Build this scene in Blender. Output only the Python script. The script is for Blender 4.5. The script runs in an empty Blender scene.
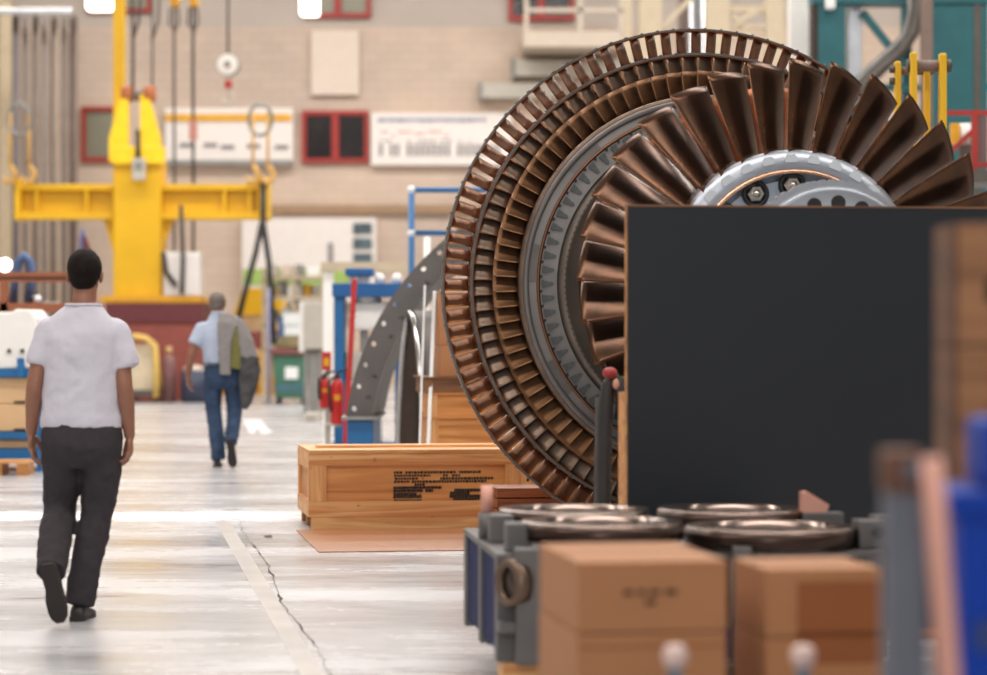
import bpy, bmesh, math, random
from mathutils import Vector, Matrix
random.seed(7)
sc = bpy.context.scene
COL = sc.collection
PI = math.pi
F = 2700.0          # focal length in pixels of the 987 px wide frame
CX, HY, CH = 493.5, 327.0, 1.41   # centre column, horizon row, eye height

def W(px, py, Y):
    """world point that the photograph shows at (px, py), at distance Y"""
    return Vector(((px - CX) * Y / F, Y, CH - (py - HY) * Y / F))

# ------------------------------------------------------------------ materials
def lin(c):
    return tuple((x / 12.92 if x <= 0.04045 else ((x + 0.055) / 1.055) ** 2.4) for x in (v / 255.0 for v in c)) + (1.0,)

def mat(name, rgb, rough=0.55, metal=0.0, var=0.12, scale=6.0, stretch=(1, 1, 1), bump=0.0, rgb2=None, bscale=None,
        emit=None, estr=0.0, spec=0.5, contrast=(0.3, 0.7), detail=4.0, rvar=0.0, coat=0.0, alpha=None):
    m = bpy.data.materials.new(name)
    m.use_nodes = True
    nt = m.node_tree
    N, L = nt.nodes, nt.links
    b = N['Principled BSDF']
    c = lin(rgb)
    c2 = lin(rgb2) if rgb2 else tuple(min(1, x * (1 + var)) for x in c[:3]) + (1,)
    c1 = c if rgb2 else tuple(x * (1 - var) for x in c[:3]) + (1,)
    tc = N.new('ShaderNodeTexCoord')
    mp = N.new('ShaderNodeMapping')
    mp.inputs['Scale'].default_value = stretch
    L.new(tc.outputs['Object'], mp.inputs['Vector'])
    nz = N.new('ShaderNodeTexNoise')
    nz.inputs['Scale'].default_value = scale
    nz.inputs['Detail'].default_value = detail
    L.new(mp.outputs['Vector'], nz.inputs['Vector'])
    rp = N.new('ShaderNodeValToRGB')
    rp.color_ramp.elements[0].position = contrast[0]
    rp.color_ramp.elements[1].position = contrast[1]
    rp.color_ramp.elements[0].color = c1
    rp.color_ramp.elements[1].color = c2
    L.new(nz.outputs['Fac'], rp.inputs['Fac'])
    L.new(rp.outputs['Color'], b.inputs['Base Color'])
    b.inputs['Roughness'].default_value = rough
    b.inputs['Metallic'].default_value = metal
    b.inputs['Specular IOR Level'].default_value = spec
    b.inputs['Coat Weight'].default_value = coat
    if rvar:
        mr = N.new('ShaderNodeMapRange')
        mr.inputs['To Min'].default_value = max(0.02, rough - rvar)
        mr.inputs['To Max'].default_value = min(1, rough + rvar)
        L.new(nz.outputs['Fac'], mr.inputs['Value'])
        L.new(mr.outputs['Result'], b.inputs['Roughness'])
    if bump:
        bp = N.new('ShaderNodeBump')
        bp.inputs['Strength'].default_value = bump
        bp.inputs['Distance'].default_value = 0.01
        n2 = N.new('ShaderNodeTexNoise')
        n2.inputs['Scale'].default_value = bscale or scale * 4
        n2.inputs['Detail'].default_value = 3
        L.new(mp.outputs['Vector'], n2.inputs['Vector'])
        L.new(n2.outputs['Fac'], bp.inputs['Height'])
        L.new(bp.outputs['Normal'], b.inputs['Normal'])
    if emit:
        b.inputs['Emission Color'].default_value = lin(emit)
        b.inputs['Emission Strength'].default_value = estr
    if alpha is not None:
        b.inputs['Transmission Weight'].default_value = alpha
    return m

def wood(name, rgb, rgb2, axis=0, scale=1.0, rough=0.6, knots=True, ring=9.0):
    """sawn timber: distorted bands drawn out along one axis, plus a few dark knots"""
    m = bpy.data.materials.new(name)
    m.use_nodes = True
    nt = m.node_tree
    N, L = nt.nodes, nt.links
    b = N['Principled BSDF']
    tc = N.new('ShaderNodeTexCoord')
    mp = N.new('ShaderNodeMapping')
    st = [ring * scale] * 3
    st[axis] = 0.55 * scale
    mp.inputs['Scale'].default_value = st
    L.new(tc.outputs['Object'], mp.inputs['Vector'])
    nz = N.new('ShaderNodeTexNoise')
    nz.inputs['Scale'].default_value = 1.3
    nz.inputs['Detail'].default_value = 6
    nz.inputs['Distortion'].default_value = 1.4
    L.new(mp.outputs['Vector'], nz.inputs['Vector'])
    rp = N.new('ShaderNodeValToRGB')
    rp.color_ramp.elements[0].position = 0.36
    rp.color_ramp.elements[1].position = 0.6
    rp.color_ramp.elements[0].color = lin(rgb2)
    rp.color_ramp.elements[1].color = lin(rgb)
    L.new(nz.outputs['Fac'], rp.inputs['Fac'])
    out = rp.outputs['Color']
    if knots:
        mp2 = N.new('ShaderNodeMapping')
        s2 = [3.4 * scale] * 3
        s2[axis] = 1.5 * scale
        mp2.inputs['Scale'].default_value = s2
        L.new(tc.outputs['Object'], mp2.inputs['Vector'])
        vo = N.new('ShaderNodeTexVoronoi')
        L.new(mp2.outputs['Vector'], vo.inputs['Vector'])
        mr = N.new('ShaderNodeMapRange')
        mr.inputs['From Min'].default_value = 0.05
        mr.inputs['From Max'].default_value = 0.13
        mr.inputs['To Min'].default_value = 0.25
        mr.inputs['To Max'].default_value = 1.0
        L.new(vo.outputs['Distance'], mr.inputs['Value'])
        mx = N.new('ShaderNodeMix')
        mx.data_type = 'RGBA'
        dark = tuple(x * 0.35 for x in lin(rgb2)[:3]) + (1,)
        mx.inputs['A'].default_value = dark
        L.new(mr.outputs['Result'], mx.inputs['Factor'])
        L.new(out, mx.inputs['B'])
        out = mx.outputs['Result']
    L.new(out, b.inputs['Base Color'])
    b.inputs['Roughness'].default_value = rough
    bp = N.new('ShaderNodeBump')
    bp.inputs['Strength'].default_value = 0.15
    bp.inputs['Distance'].default_value = 0.005
    L.new(nz.outputs['Fac'], bp.inputs['Height'])
    L.new(bp.outputs['Normal'], b.inputs['Normal'])
    return m

# ------------------------------------------------------------------ mesh builder
class MB:
    def __init__(self):
        self.bm = bmesh.new()
    def _add(self, verts, faces, smooth=False):
        vs = [self.bm.verts.new(v) for v in verts]
        for f in faces:
            try:
                fc = self.bm.faces.new([vs[i] for i in f])
                fc.smooth = smooth
            except ValueError:
                pass
        return self
    def box(self, c, s, rot=None, bev=0.0):
        """centre, full size, optional Matrix"""
        t = bmesh.new()
        bmesh.ops.create_cube(t, size=1.0)
        bmesh.ops.scale(t, vec=Vector(s), verts=t.verts)
        if bev:
            bmesh.ops.bevel(t, geom=list(t.edges), offset=bev, segments=2, affect='EDGES', profile=0.6)
        M = Matrix.Translation(Vector(c))
        if rot is not None:
            M = M @ rot.to_4x4()
        bmesh.ops.transform(t, matrix=M, verts=t.verts)
        return self._merge(t)
    def b(self, x0, x1, y0, y1, z0, z1, bev=0.0):
        return self.box(((x0 + x1) / 2, (y0 + y1) / 2, (z0 + z1) / 2), (abs(x1 - x0), abs(y1 - y0), abs(z1 - z0)), None, bev)
    def pxb(self, x0, y0, x1, y1, Y, depth, bev=0.0, back=True):
        """box whose front face spans a measured rectangle at distance Y"""
        a, c = W(x0, y1, Y), W(x1, y0, Y)
        return self.b(a.x, c.x, Y, Y + depth, a.z, c.z, bev)
    def _merge(self, t):
        me = bpy.data.meshes.new('tmp')
        t.to_mesh(me)
        t.free()
        self.bm.from_mesh(me)
        bpy.data.meshes.remove(me)
        return self
    def bar(self, p, q, w, d=None, bev=0.0):
        """rectangular bar from p to q"""
        p, q = Vector(p), Vector(q)
        v = q - p
        R = v.to_track_quat('Z', 'Y').to_matrix()
        return self.box((p + q) / 2, (w, d or w, v.length), R, bev)
    def cyl(self, p, q, r, r2=None, n=20, cap=True):
        p, q = Vector(p), Vector(q)
        return self.tube([p, q], [r, r if r2 is None else r2], n=n, cap=cap)
    def tube(self, pts, rad, n=12, cap=True, closed=False):
        pts = [Vector(p) for p in pts]
        if not isinstance(rad, list):
            rad = [rad] * len(pts)
        rings = []
        up = None
        k = len(pts)
        for i, p in enumerate(pts):
            if closed:
                t = (pts[(i + 1) % k] - pts[i - 1])
            else:
                t = (pts[min(i + 1, k - 1)] - pts[max(i - 1, 0)])
            t.normalize()
            if up is None:
                up = Vector((0, 0, 1)) if abs(t.z) < 0.9 else Vector((1, 0, 0))
            s = t.cross(up)
            if s.length < 1e-5:
                s = t.orthogonal()
            s.normalize()
            up = s.cross(t).normalized()
            r = rad[i]
            rx, ry = (r if isinstance(r, (tuple, list)) else (r, r))
            rings.append([p + s * (math.cos(a) * rx) + up * (math.sin(a) * ry) for a in (2 * PI * j / n for j in range(n))])
        return self.loft(rings, cap and not closed, closed)
    def loft(self, rings, cap=True, closed=False, smooth=True):
        n = len(rings[0])
        vs = [self.bm.verts.new(v) for r in rings for v in r]
        k = len(rings)
        for i in range(k if closed else k - 1):
            i2 = (i + 1) % k
            for j in range(n):
                f = self.bm.faces.new((vs[i * n + j], vs[i * n + (j + 1) % n], vs[i2 * n + (j + 1) % n], vs[i2 * n + j]))
                f.smooth = smooth
        if cap:
            self.bm.faces.new(list(reversed(vs[:n])))
            self.bm.faces.new(vs[(k - 1) * n:])
        return self
    def lathe(self, prof, n=48, axis='Z', c=(0, 0, 0), closed=True, arc=None, smooth=True):
        """profile of (radius, height) points spun round an axis; closed profile makes a ring"""
        c = Vector(c)
        full = arc is None
        a0, a1 = (0, 2 * PI) if full else arc
        cnt = n if full else n + 1
        rows = []
        for i in range(cnt):
            a = a0 + (a1 - a0) * i / n
            ca, sa = math.cos(a), math.sin(a)
            row = []
            for r, h in prof:
                if axis == 'Z':
                    v = Vector((r * ca, r * sa, h))
                elif axis == 'Y':      # height counts towards -Y
                    v = Vector((r * ca, -h, r * sa))
                else:
                    v = Vector((h, r * ca, r * sa))
                row.append(self.bm.verts.new(c + v))
            rows.append(row)
        m = len(prof)
        for i in range(cnt if full else cnt - 1):
            A, B = rows[i], rows[(i + 1) % cnt]
            for j in range(m if closed else m - 1):
                j2 = (j + 1) % m
                try:
                    f = self.bm.faces.new((A[j], B[j], B[j2], A[j2]))
                    f.smooth = smooth
                except ValueError:
                    pass
        if not full and closed:
            self.bm.faces.new(rows[0])
            self.bm.faces.new(list(reversed(rows[-1])))
        return self
    def prism(self, poly, d0, d1, axis='Y'):
        """polygon of (x, z) [axis Y] / (y, z) [axis X] / (x, y) [axis Z] drawn out between d0 and d1"""
        def mk(p, d):
            return Vector((p[0], d, p[1])) if axis == 'Y' else (Vector((d, p[0], p[1])) if axis == 'X' else Vector((p[0], p[1], d)))
        A = [self.bm.verts.new(mk(p, d0)) for p in poly]
        B = [self.bm.verts.new(mk(p, d1)) for p in poly]
        n = len(poly)
        self.bm.faces.new(A)
        self.bm.faces.new(list(reversed(B)))
        for i in range(n):
            self.bm.faces.new((A[i], B[i], B[(i + 1) % n], A[(i + 1) % n]))
        return self
    def ball(self, c, r, u=20, v=12, rot=None):
        if not isinstance(r, (tuple, list)):
            r = (r, r, r)
        t = bmesh.new()
        bmesh.ops.create_uvsphere(t, u_segments=u, v_segments=v, radius=1.0)
        for f in t.faces:
            f.smooth = True
        bmesh.ops.scale(t, vec=Vector(r), verts=t.verts)
        M = Matrix.Translation(Vector(c))
        if rot is not None:
            M = M @ rot.to_4x4()
        bmesh.ops.transform(t, matrix=M, verts=t.verts)
        return self._merge(t)
    def build(self, name, m, parent=None, label=None, origin=None, autosmooth=False):
        bm = self.bm
        bmesh.ops.recalc_face_normals(bm, faces=bm.faces)
        off = Vector((0, 0, 0))
        if parent is not None:
            q = parent
            while q is not None:
                if not q.get('_local'):
                    off += q.location
                q = q.parent
            if parent.get('_local'):
                off = Vector((0, 0, 0))
        elif origin is not None:
            off = Vector(origin)
        else:
            xs = [v.co for v in bm.verts]
            if xs:
                off = Vector(((min(v.x for v in xs) + max(v.x for v in xs)) / 2, (min(v.y for v in xs) + max(v.y for v in xs)) / 2, min(v.z for v in xs)))
        bmesh.ops.translate(bm, vec=-off, verts=bm.verts)
        me = bpy.data.meshes.new(name)
        bm.to_mesh(me)
        bm.free()
        me.materials.append(m)
        o = bpy.data.objects.new(name, me)
        COL.objects.link(o)
        if parent is not None:
            o.parent = parent
        else:
            o.location = off
        if label:
            o['label'] = label
        return o

def tag(o, label, cat, group=None):
    o['label'] = label
    o['category'] = cat
    if group:
        o['group'] = group
    return o
def thing(name, label, cat, loc, group=None, local=False, rotz=0.0):
    o = bpy.data.objects.new(name, None)
    o.empty_display_size = 0.1
    COL.objects.link(o)
    o.location = loc
    o.rotation_euler = (0, 0, rotz)
    if local:
        o['_local'] = 1
    return tag(o, label, cat, group)
def struct(name, mb, m, parent=None):
    o = mb.build(name, m, parent, origin=(0, 0, 0) if parent is None else None)
    if parent is None:
        o['kind'] = 'structure'
    return o
def dup(root, loc, rotz=None, label=None, group=None):
    r = root.copy()
    COL.objects.link(r)
    r.location = loc
    if rotz is not None:
        r.rotation_euler = (0, 0, rotz)
    if label:
        r['label'] = label
    if group:
        r['group'] = group
    for ch in list(root.children):
        c = ch.copy()
        COL.objects.link(c)
        c.parent = r
        for g in list(ch.children):
            d = g.copy()
            COL.objects.link(d)
            d.parent = c
    return r
def bake(o):
    """apply the modifiers of o"""
    dg = bpy.context.evaluated_depsgraph_get()
    me = bpy.data.meshes.new_from_object(o.evaluated_get(dg))
    old = o.data
    o.modifiers.clear()
    o.data = me
    me.name = o.name
    return o
ORD = ['first', 'second', 'third', 'fourth', 'fifth', 'sixth', 'seventh', 'eighth', 'ninth', 'tenth', 'eleventh', 'twelfth']
# ------------------------------------------------------------------ setting
def floor_material():
    m = bpy.data.materials.new('polished_concrete')
    m.use_nodes = True
    nt = m.node_tree
    N, L = nt.nodes, nt.links
    b = N['Principled BSDF']
    tc = N.new('ShaderNodeTexCoord')
    mp = N.new('ShaderNodeMapping')
    mp.inputs['Scale'].default_value = (0.35, 1.0, 1.0)
    L.new(tc.outputs['Object'], mp.inputs['Vector'])
    n1 = N.new('ShaderNodeTexNoise'); n1.inputs['Scale'].default_value = 1.1; n1.inputs['Detail'].default_value = 7; n1.inputs['Roughness'].default_value = 0.65
    n2 = N.new('ShaderNodeTexNoise'); n2.inputs['Scale'].default_value = 11.0; n2.inputs['Detail'].default_value = 5
    L.new(mp.outputs['Vector'], n1.inputs['Vector'])
    L.new(mp.outputs['Vector'], n2.inputs['Vector'])
    r1 = N.new('ShaderNodeValToRGB')
    r1.color_ramp.elements[0].position = 0.32; r1.color_ramp.elements[0].color = lin((158, 156, 156))
    r1.color_ramp.elements[1].position = 0.66; r1.color_ramp.elements[1].color = lin((194, 192, 193))
    L.new(n1.outputs['Fac'], r1.inputs['Fac'])
    r2 = N.new('ShaderNodeValToRGB')
    r2.color_ramp.elements[0].position = 0.30; r2.color_ramp.elements[0].color = (0.82, 0.81, 0.81, 1)
    r2.color_ramp.elements[1].position = 0.46; r2.color_ramp.elements[1].color = (1, 1, 1, 1)
    L.new(n2.outputs['Fac'], r2.inputs['Fac'])
    mx = N.new('ShaderNodeMix'); mx.data_type = 'RGBA'; mx.blend_type = 'MULTIPLY'; mx.inputs['Factor'].default_value = 1.0
    L.new(r1.outputs['Color'], mx.inputs['A']); L.new(r2.outputs['Color'], mx.inputs['B'])
    L.new(mx.outputs['Result'], b.inputs['Base Color'])
    rr = N.new('ShaderNodeMapRange'); rr.inputs['From Min'].default_value = 0.3; rr.inputs['From Max'].default_value = 0.7
    rr.inputs['To Min'].default_value = 0.16; rr.inputs['To Max'].default_value = 0.36
    L.new(n1.outputs['Fac'], rr.inputs['Value']); L.new(rr.outputs['Result'], b.inputs['Roughness'])
    bp = N.new('ShaderNodeBump'); bp.inputs['Strength'].default_value = 0.10; bp.inputs['Distance'].default_value = 0.02
    L.new(n2.outputs['Fac'], bp.inputs['Height']); L.new(bp.outputs['Normal'], b.inputs['Normal'])
    b.inputs['Specular IOR Level'].default_value = 0.6
    return m

def wall_material():
    m = bpy.data.materials.new('painted_block_wall')
    m.use_nodes = True
    nt = m.node_tree
    N, L = nt.nodes, nt.links
    b = N['Principled BSDF']
    tc = N.new('ShaderNodeTexCoord')
    mp = N.new('ShaderNodeMapping'); mp.inputs['Rotation'].default_value = (PI / 2, 0, 0)
    L.new(tc.outputs['Object'], mp.inputs['Vector'])
    br = N.new('ShaderNodeTexBrick')
    br.inputs['Scale'].default_value = 1.0
    br.inputs['Brick Width'].default_value = 0.5; br.inputs['Row Height'].default_value = 0.22; br.inputs['Mortar Size'].default_value = 0.008
    br.inputs['Color1'].default_value = lin((198, 180, 164)); br.inputs['Color2'].default_value = lin((192, 174, 158)); br.inputs['Mortar'].default_value = lin((180, 162, 147))
    L.new(mp.outputs['Vector'], br.inputs['Vector'])
    nz = N.new('ShaderNodeTexNoise'); nz.inputs['Scale'].default_value = 0.35; nz.inputs['Detail'].default_value = 5
    L.new(tc.outputs['Object'], nz.inputs['Vector'])
    rp = N.new('ShaderNodeValToRGB')
    rp.color_ramp.elements[0].position = 0.35; rp.color_ramp.elements[0].color = (0.86, 0.85, 0.86, 1)
    rp.color_ramp.elements[1].position = 0.62; rp.color_ramp.elements[1].color = (1.04, 1.0, 0.97, 1)
    L.new(nz.outputs['Fac'], rp.inputs['Fac'])
    mx = N.new('ShaderNodeMix'); mx.data_type = 'RGBA'; mx.blend_type = 'MULTIPLY'; mx.inputs['Factor'].default_value = 1.0
    L.new(br.outputs['Color'], mx.inputs['A']); L.new(rp.outputs['Color'], mx.inputs['B'])
    L.new(mx.outputs['Result'], b.inputs['Base Color'])
    b.inputs['Roughness'].default_value = 0.85
    return m

M_wall = wall_material()
M_wallup = mat('grey_upper_wall', (176, 164, 154), 0.85, var=0.06, scale=0.6)
M_side = mat('side_wall_paint', (196, 186, 172), 0.85, var=0.06, scale=0.5)
M_red = mat('red_window_frame', (150, 38, 30), 0.5, var=0.15)
M_glassd = mat('dark_pane', (38, 32, 30), 0.12, var=0.5, scale=1.2)
M_glassg = mat('greenish_pane', (132, 128, 110), 0.25, var=0.1, scale=1.0)
M_trim = mat('brown_ledge', (150, 122, 94), 0.7)
M_pil = mat('cream_pilaster', (206, 188, 158), 0.8, var=0.06)
M_ceil = mat('ceiling_sheet', (168, 164, 158), 0.8)
M_lampon = mat('lit_panel', (255, 255, 255), 0.4, emit=(255, 250, 240), estr=5.0)

YB = 64.0
struct('floor', MB().b(-20, 22, -12, 70, -0.3, 0.0), floor_material())
zsplit = W(0, 27, YB).z
struct('wall_back', MB().b(-20, 22, YB, YB + 0.4, 0, zsplit), M_wall)
struct('wall_back_upper', MB().b(-20, 22, YB + 0.01, YB + 0.4, zsplit, 13), M_wallup)
struct('wall_left', MB().b(-20.3, -20, -12, 70, 0, 13), M_side)
struct('wall_right', MB().b(22, 22.3, -12, 70, 0, 13), M_side)
struct('ceiling', MB().b(-20, 22, -12, 70, 13, 13.2), M_ceil)
struct('trim_1', MB().pxb(200, 205, 560, 213, YB - 0.15, 0.15), M_trim)
struct('trim_2', MB().pxb(0, 0, 11, 388, YB - 0.5, 0.5), M_pil)

def window(n, x0, y0, x1, y1, pane, fw=0.105, mull=True):
    a, c = W(x0, y1, YB), W(x1, y0, YB)
    o = struct('window_%d' % n, MB().b(a.x + fw, c.x - fw, YB - 0.05, YB + 0.05, a.z + fw, c.z - fw), pane)
    f = MB()
    f.b(a.x, a.x + fw, YB - 0.14, YB, a.z, c.z).b(c.x - fw, c.x, YB - 0.14, YB, a.z, c.z)
    f.b(a.x + fw, c.x - fw, YB - 0.14, YB, a.z, a.z + fw).b(a.x + fw, c.x - fw, YB - 0.14, YB, c.z - fw, c.z)
    if mull:
        xm = (a.x + c.x) / 2
        f.b(xm - fw * 0.8, xm + fw * 0.8, YB - 0.13, YB, a.z + fw, c.z - fw)
    fo = f.build('window_frame', M_red, o)
    return o
window(1, 82, 107, 124, 162, M_glassg, mull=False)
window(2, 302, 111, 369, 163, M_glassd)
window(3, 305, -40, 371, 18, M_glassg)
window(4, 508, -40, 574, 21, M_glassd)
window(5, 88, -40, 152, 13, M_glassg)

# floor marks: cracked joint and faded paint line running down the aisle
def seam(pts, w, z):
    """flat strip along floor points"""
    mb = MB()
    P = [Vector((p[0], p[1], 0)) for p in pts]
    up, lo = [], []
    for i, p in enumerate(P):
        wi = w[i] if isinstance(w, list) else w
        up.append(Vector((p.x + wi / 2, p.y, z))); lo.append(Vector((p.x - wi / 2, p.y, z)))
    vs = [mb.bm.verts.new(v) for v in up] + [mb.bm.verts.new(v) for v in lo]
    n = len(P)
    for i in range(n - 1):
        mb.bm.faces.new((vs[i], vs[n + i], vs[n + i + 1], vs[i + 1]))
    return mb
def fp(px, py):
    Y = F * CH / (py - HY)
    return ((px - CX) * Y / F, Y)
rnd = random.Random(3)
cr = []
x0, yA = fp(336, 690); x1, yB_ = fp(238, 519)
for i in range(70):
    t = i / 69
    cr.append((x0 + (x1 - x0) * t + rnd.uniform(-0.010, 0.010) + 0.02 * math.sin(t * 13), yA + (yB_ - yA) * t))
M_crack = mat('crack_dirt', (66, 56, 52), 0.9)
struct('trim_3', seam(cr, [0.004 + 0.017 * max(0.0, math.sin(i * 0.9) * math.sin(i * 0.37 + 1)) * (1 if 14 < i < 52 else 0.35) for i in range(70)], 0.0015), M_crack)
M_line = mat('faded_line', (186, 178, 170), 0.3, var=0.08, scale=3, rgb2=(166, 160, 156), contrast=(0.35, 0.6))
pl = []
x0, yA = fp(322, 690); x1, yB_ = fp(222, 521)
for i in range(30):
    t = i / 29
    pl.append((x0 + (x1 - x0) * t, yA + (yB_ - yA) * t))
struct('trim_4', seam(pl, 0.10, 0.001), M_line)
M_mark = mat('floor_stain', (150, 116, 98), 0.7, var=0.3)
a = fp(14, 599); c = fp(122, 596)
struct('trim_5', seam([(a[0] + (c[0] - a[0]) * i / 12, a[1] + (c[1] - a[1]) * i / 12 + 0.02 * math.sin(i * 2.1)) for i in range(13)], 0.05, 0.0012), M_mark)

def flat(n, pts, m, z=0.0015):
    mb = MB()
    mb.bm.faces.new([mb.bm.verts.new((fp(*p)[0], fp(*p)[1], z)) for p in pts])
    return struct('trim_%d' % n, mb, m)
flat(6, [(243, 420), (260, 419), (266, 426), (273, 433), (262, 434), (257, 429), (254, 434), (249, 433)], mat('white_floor_paint', (206, 208, 214), 0.4, var=0.03))
flat(7, [(263, 536), (271, 535), (273, 537.5), (266, 538)], M_crack)

# ------------------------------------------------------------------ light
def area(name, loc, rot, sx, sy, power, color=(1, 1, 1), spread=None):
    d = bpy.data.lights.new(name, 'AREA')
    d.shape = 'RECTANGLE'; d.size = sx; d.size_y = sy
    d.energy = power; d.color = color
    if spread is not None:
        d.spread = spread
    o = bpy.data.objects.new(name, d)
    o.location = loc; o.rotation_euler = rot
    COL.objects.link(o)
    return o
# roof lights across the hall
for y, pw in ((-4, 1100), (8, 2100), (20, 2800), (32, 2900), (44, 3000), (56, 3200)):
    area('roof_light', (0.5, y, 12.9), (0, 0, 0), 30, 2.2, pw, (1.0, 0.965, 0.93))
# added unseen light behind the camera, kept narrow for streaked highlights on metal
area('unseen_front_light', (-1.0, -11, 6.0), (PI / 2, 0, 0), 4, 9, 1000, (0.95, 0.97, 1.0))
# a roof-light gap throwing the bright stripe across the aisle
area('stripe_light', (-5.85, 20.1, 12.5), (0, 0, 0), 8.4, 0.55, 130, (1, 1, 1), spread=math.radians(3))
w = bpy.data.worlds.new('world')
w.use_nodes = True
w.node_tree.nodes['Background'].inputs['Color'].default_value = (0.9, 0.95, 1.0, 1)
w.node_tree.nodes['Background'].inputs['Strength'].default_value = 0.28
sc.world = w

# ------------------------------------------------------------------ camera
cam = bpy.data.cameras.new('camera')
cam.sensor_width = 36.0
cam.lens = 36.0 * F / 987.0
cam.shift_y = -(337.5 - HY) / 987.0
cam.clip_end = 200
cam.dof.use_dof = True
cam.dof.focus_distance = 15.8
cam.dof.aperture_fstop = 1.75
co = bpy.data.objects.new('camera', cam)
co.location = (0, 0, CH)
co.rotation_euler = (PI / 2, 0, 0)
COL.objects.link(co)
sc.camera = co
sc.view_settings.view_transform = 'Standard'
sc.view_settings.look = 'None'
sc.view_settings.gamma = 1.0
sc.view_settings.exposure = 0.0
sc.view_settings.use_curve_mapping = False
# ------------------------------------------------------------------ turbine rotor (one thing that turns as a whole)
AX = Vector((1.260, 16.8, 1.671))
rot_ang = math.atan2(0.300, 2.8)
R0 = thing('turbine_rotor', 'huge horizontal turbine rotor with copper-brown bladed rings and a front wheel of long blades', 'turbine rotor', AX, local=True, rotz=rot_ang)
# local frame: axis along -Y (towards the camera), "a" = distance along it
def copper(name, rgb, rgb2, rough, scale=5.0, metal=0.9, contrast=(0.35, 0.68)):
    return mat(name, rgb, rough, metal, rgb2=rgb2, scale=scale, contrast=contrast, rvar=0.1, bump=0.05, bscale=30)
M_ba = copper('copper_blade', (98, 66, 46), (164, 108, 70), 0.40, metal=0.75)
M_bb = copper('grey_brown_blade', (100, 91, 85), (146, 120, 98), 0.38, metal=0.8)
M_bc = copper('oxide_brown_blade', (78, 58, 44), (138, 98, 66), 0.45)
M_bd = copper('dark_bronze_blade', (66, 50, 41), (122, 84, 60), 0.27, scale=2.6)
M_be = copper('orange_reflection_blade', (112, 66, 38), (166, 98, 56), 0.42)  # orange put into the colour for the warm reflections between the front blades
M_shr = mat('grey_shroud', (104, 98, 94), 0.5, 0.85, var=0.25, scale=12)
M_shc = mat('copper_platform', (150, 98, 64), 0.4, 0.9, var=0.25, scale=8)
M_plat = mat('brown_platform', (112, 94, 82), 0.45, 0.8, var=0.2, scale=10)
M_disc = mat('machined_disc', (110, 104, 100), 0.42, 0.75, var=0.15, scale=3)
M_slot = mat('slotted_rim', (114, 110, 106), 0.5, 0.7, var=0.15, scale=10)
M_slotd = mat('slot_insert', (84, 86, 86), 0.55, 0.6, var=0.2, scale=14)
M_drum = mat('dark_drum', (98, 88, 80), 0.45, 0.8, var=0.2)
M_hub = mat('bright_hub_steel', (172, 176, 183), 0.36, 0.8, var=0.08, scale=3, rvar=0.08)
M_hubin = mat('blue_grey_hub_face', (164, 171, 180), 0.4, 0.7, var=0.1, scale=4)
M_bolt = mat('bolt_steel', (196, 188, 176), 0.25, 0.95, var=0.1)
M_blk = mat('black_ring', (40, 40, 42), 0.5, 0.4)
M_dove = mat('dovetail_steel', (196, 200, 204), 0.5, 0.5, var=0.05)

def blade_mesh(r0, r1, n_span, chord0, chord1, stag0, stag1, camber, thick, a_mid, lean_tip=0.0, tip_drop=0.0, platform=0.0, n=9):
    """airfoil loft standing along +Z from radius r0 to r1; near edge (towards -Y) at -X, far edge at +X"""
    mb = MB()
    rings = []
    for k in range(n_span + 1):
        t = k / n_span
        ch = chord0 + (chord1 - chord0) * t
        st = stag0 + (stag1 - stag0) * (t ** 0.8)
        upper, lower = [], []
        for i in range(n + 1):
            u = i / n
            x = (u - 0.5) * ch
            h = camber * ch * (1 - (2 * u - 1) ** 2) * (1 - 0.35 * t)
            th = thick * ch * (0.12 + 1.0 * math.sqrt(max(u, 0.0)) * (1 - u) * 1.9) * (1 - 0.5 * t)
            # chord direction: from near (-Y) edge to far (+Y) edge, swinging towards +X by the stagger
            cx, cy = math.sin(st), math.cos(st)
            nx, ny = -math.cos(st), math.sin(st)      # towards the far side of the near-edge
            for s, lst in ((1, upper), (-1, lower)):
                px = x * cx + (h + s * th / 2) * -nx + lean_tip * t
                py = x * cy + (h + s * th / 2) * -ny - a_mid
                r = r0 + (r1 - r0) * t - tip_drop * t * u
                lst.append(Vector((px, py, math.sqrt(max(1e-6, r * r - px * px)))))
        rings.append(upper + list(reversed(lower)))
    mb.loft(rings, True, False, True)
    if platform:
        w = 2 * PI * r0 / platform * 0.48
        mb.box((0, -a_mid, r0 - 0.004), (w * 2, chord0 * 1.05, 0.012))
    return mb
def row(name, mb, m, count, phase=0.0):
    first = mb.build(name, m, R0)
    first.rotation_euler = (0, phase, 0)
    for i in range(1, count):
        c = first.copy()
        COL.objects.link(c)
        c.parent = R0
        c.rotation_euler = (0, phase + 2 * PI * i / count, 0)

# A: last, widest ring, see-through between the blades
row('shrouded_blade', blade_mesh(1.424, 1.580, 3, 0.126, 0.127, math.radians(38), math.radians(39), -0.03, 0.05, 0.0, n=6), M_ba, 100)
# B: the ring before it
row('collared_blade', blade_mesh(1.280, 1.418, 3, 0.108, 0.108, math.radians(60), math.radians(61), -0.06, 0.05, 0.135, n=6), M_bb, 90, 0.02)
# C: open blades with curled tips
row('curved_blade', blade_mesh(1.148, 1.305, 5, 0.116, 0.120, math.radians(54), math.radians(62), -0.12, 0.06, 0.30, n=8), M_bc, 84)

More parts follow.
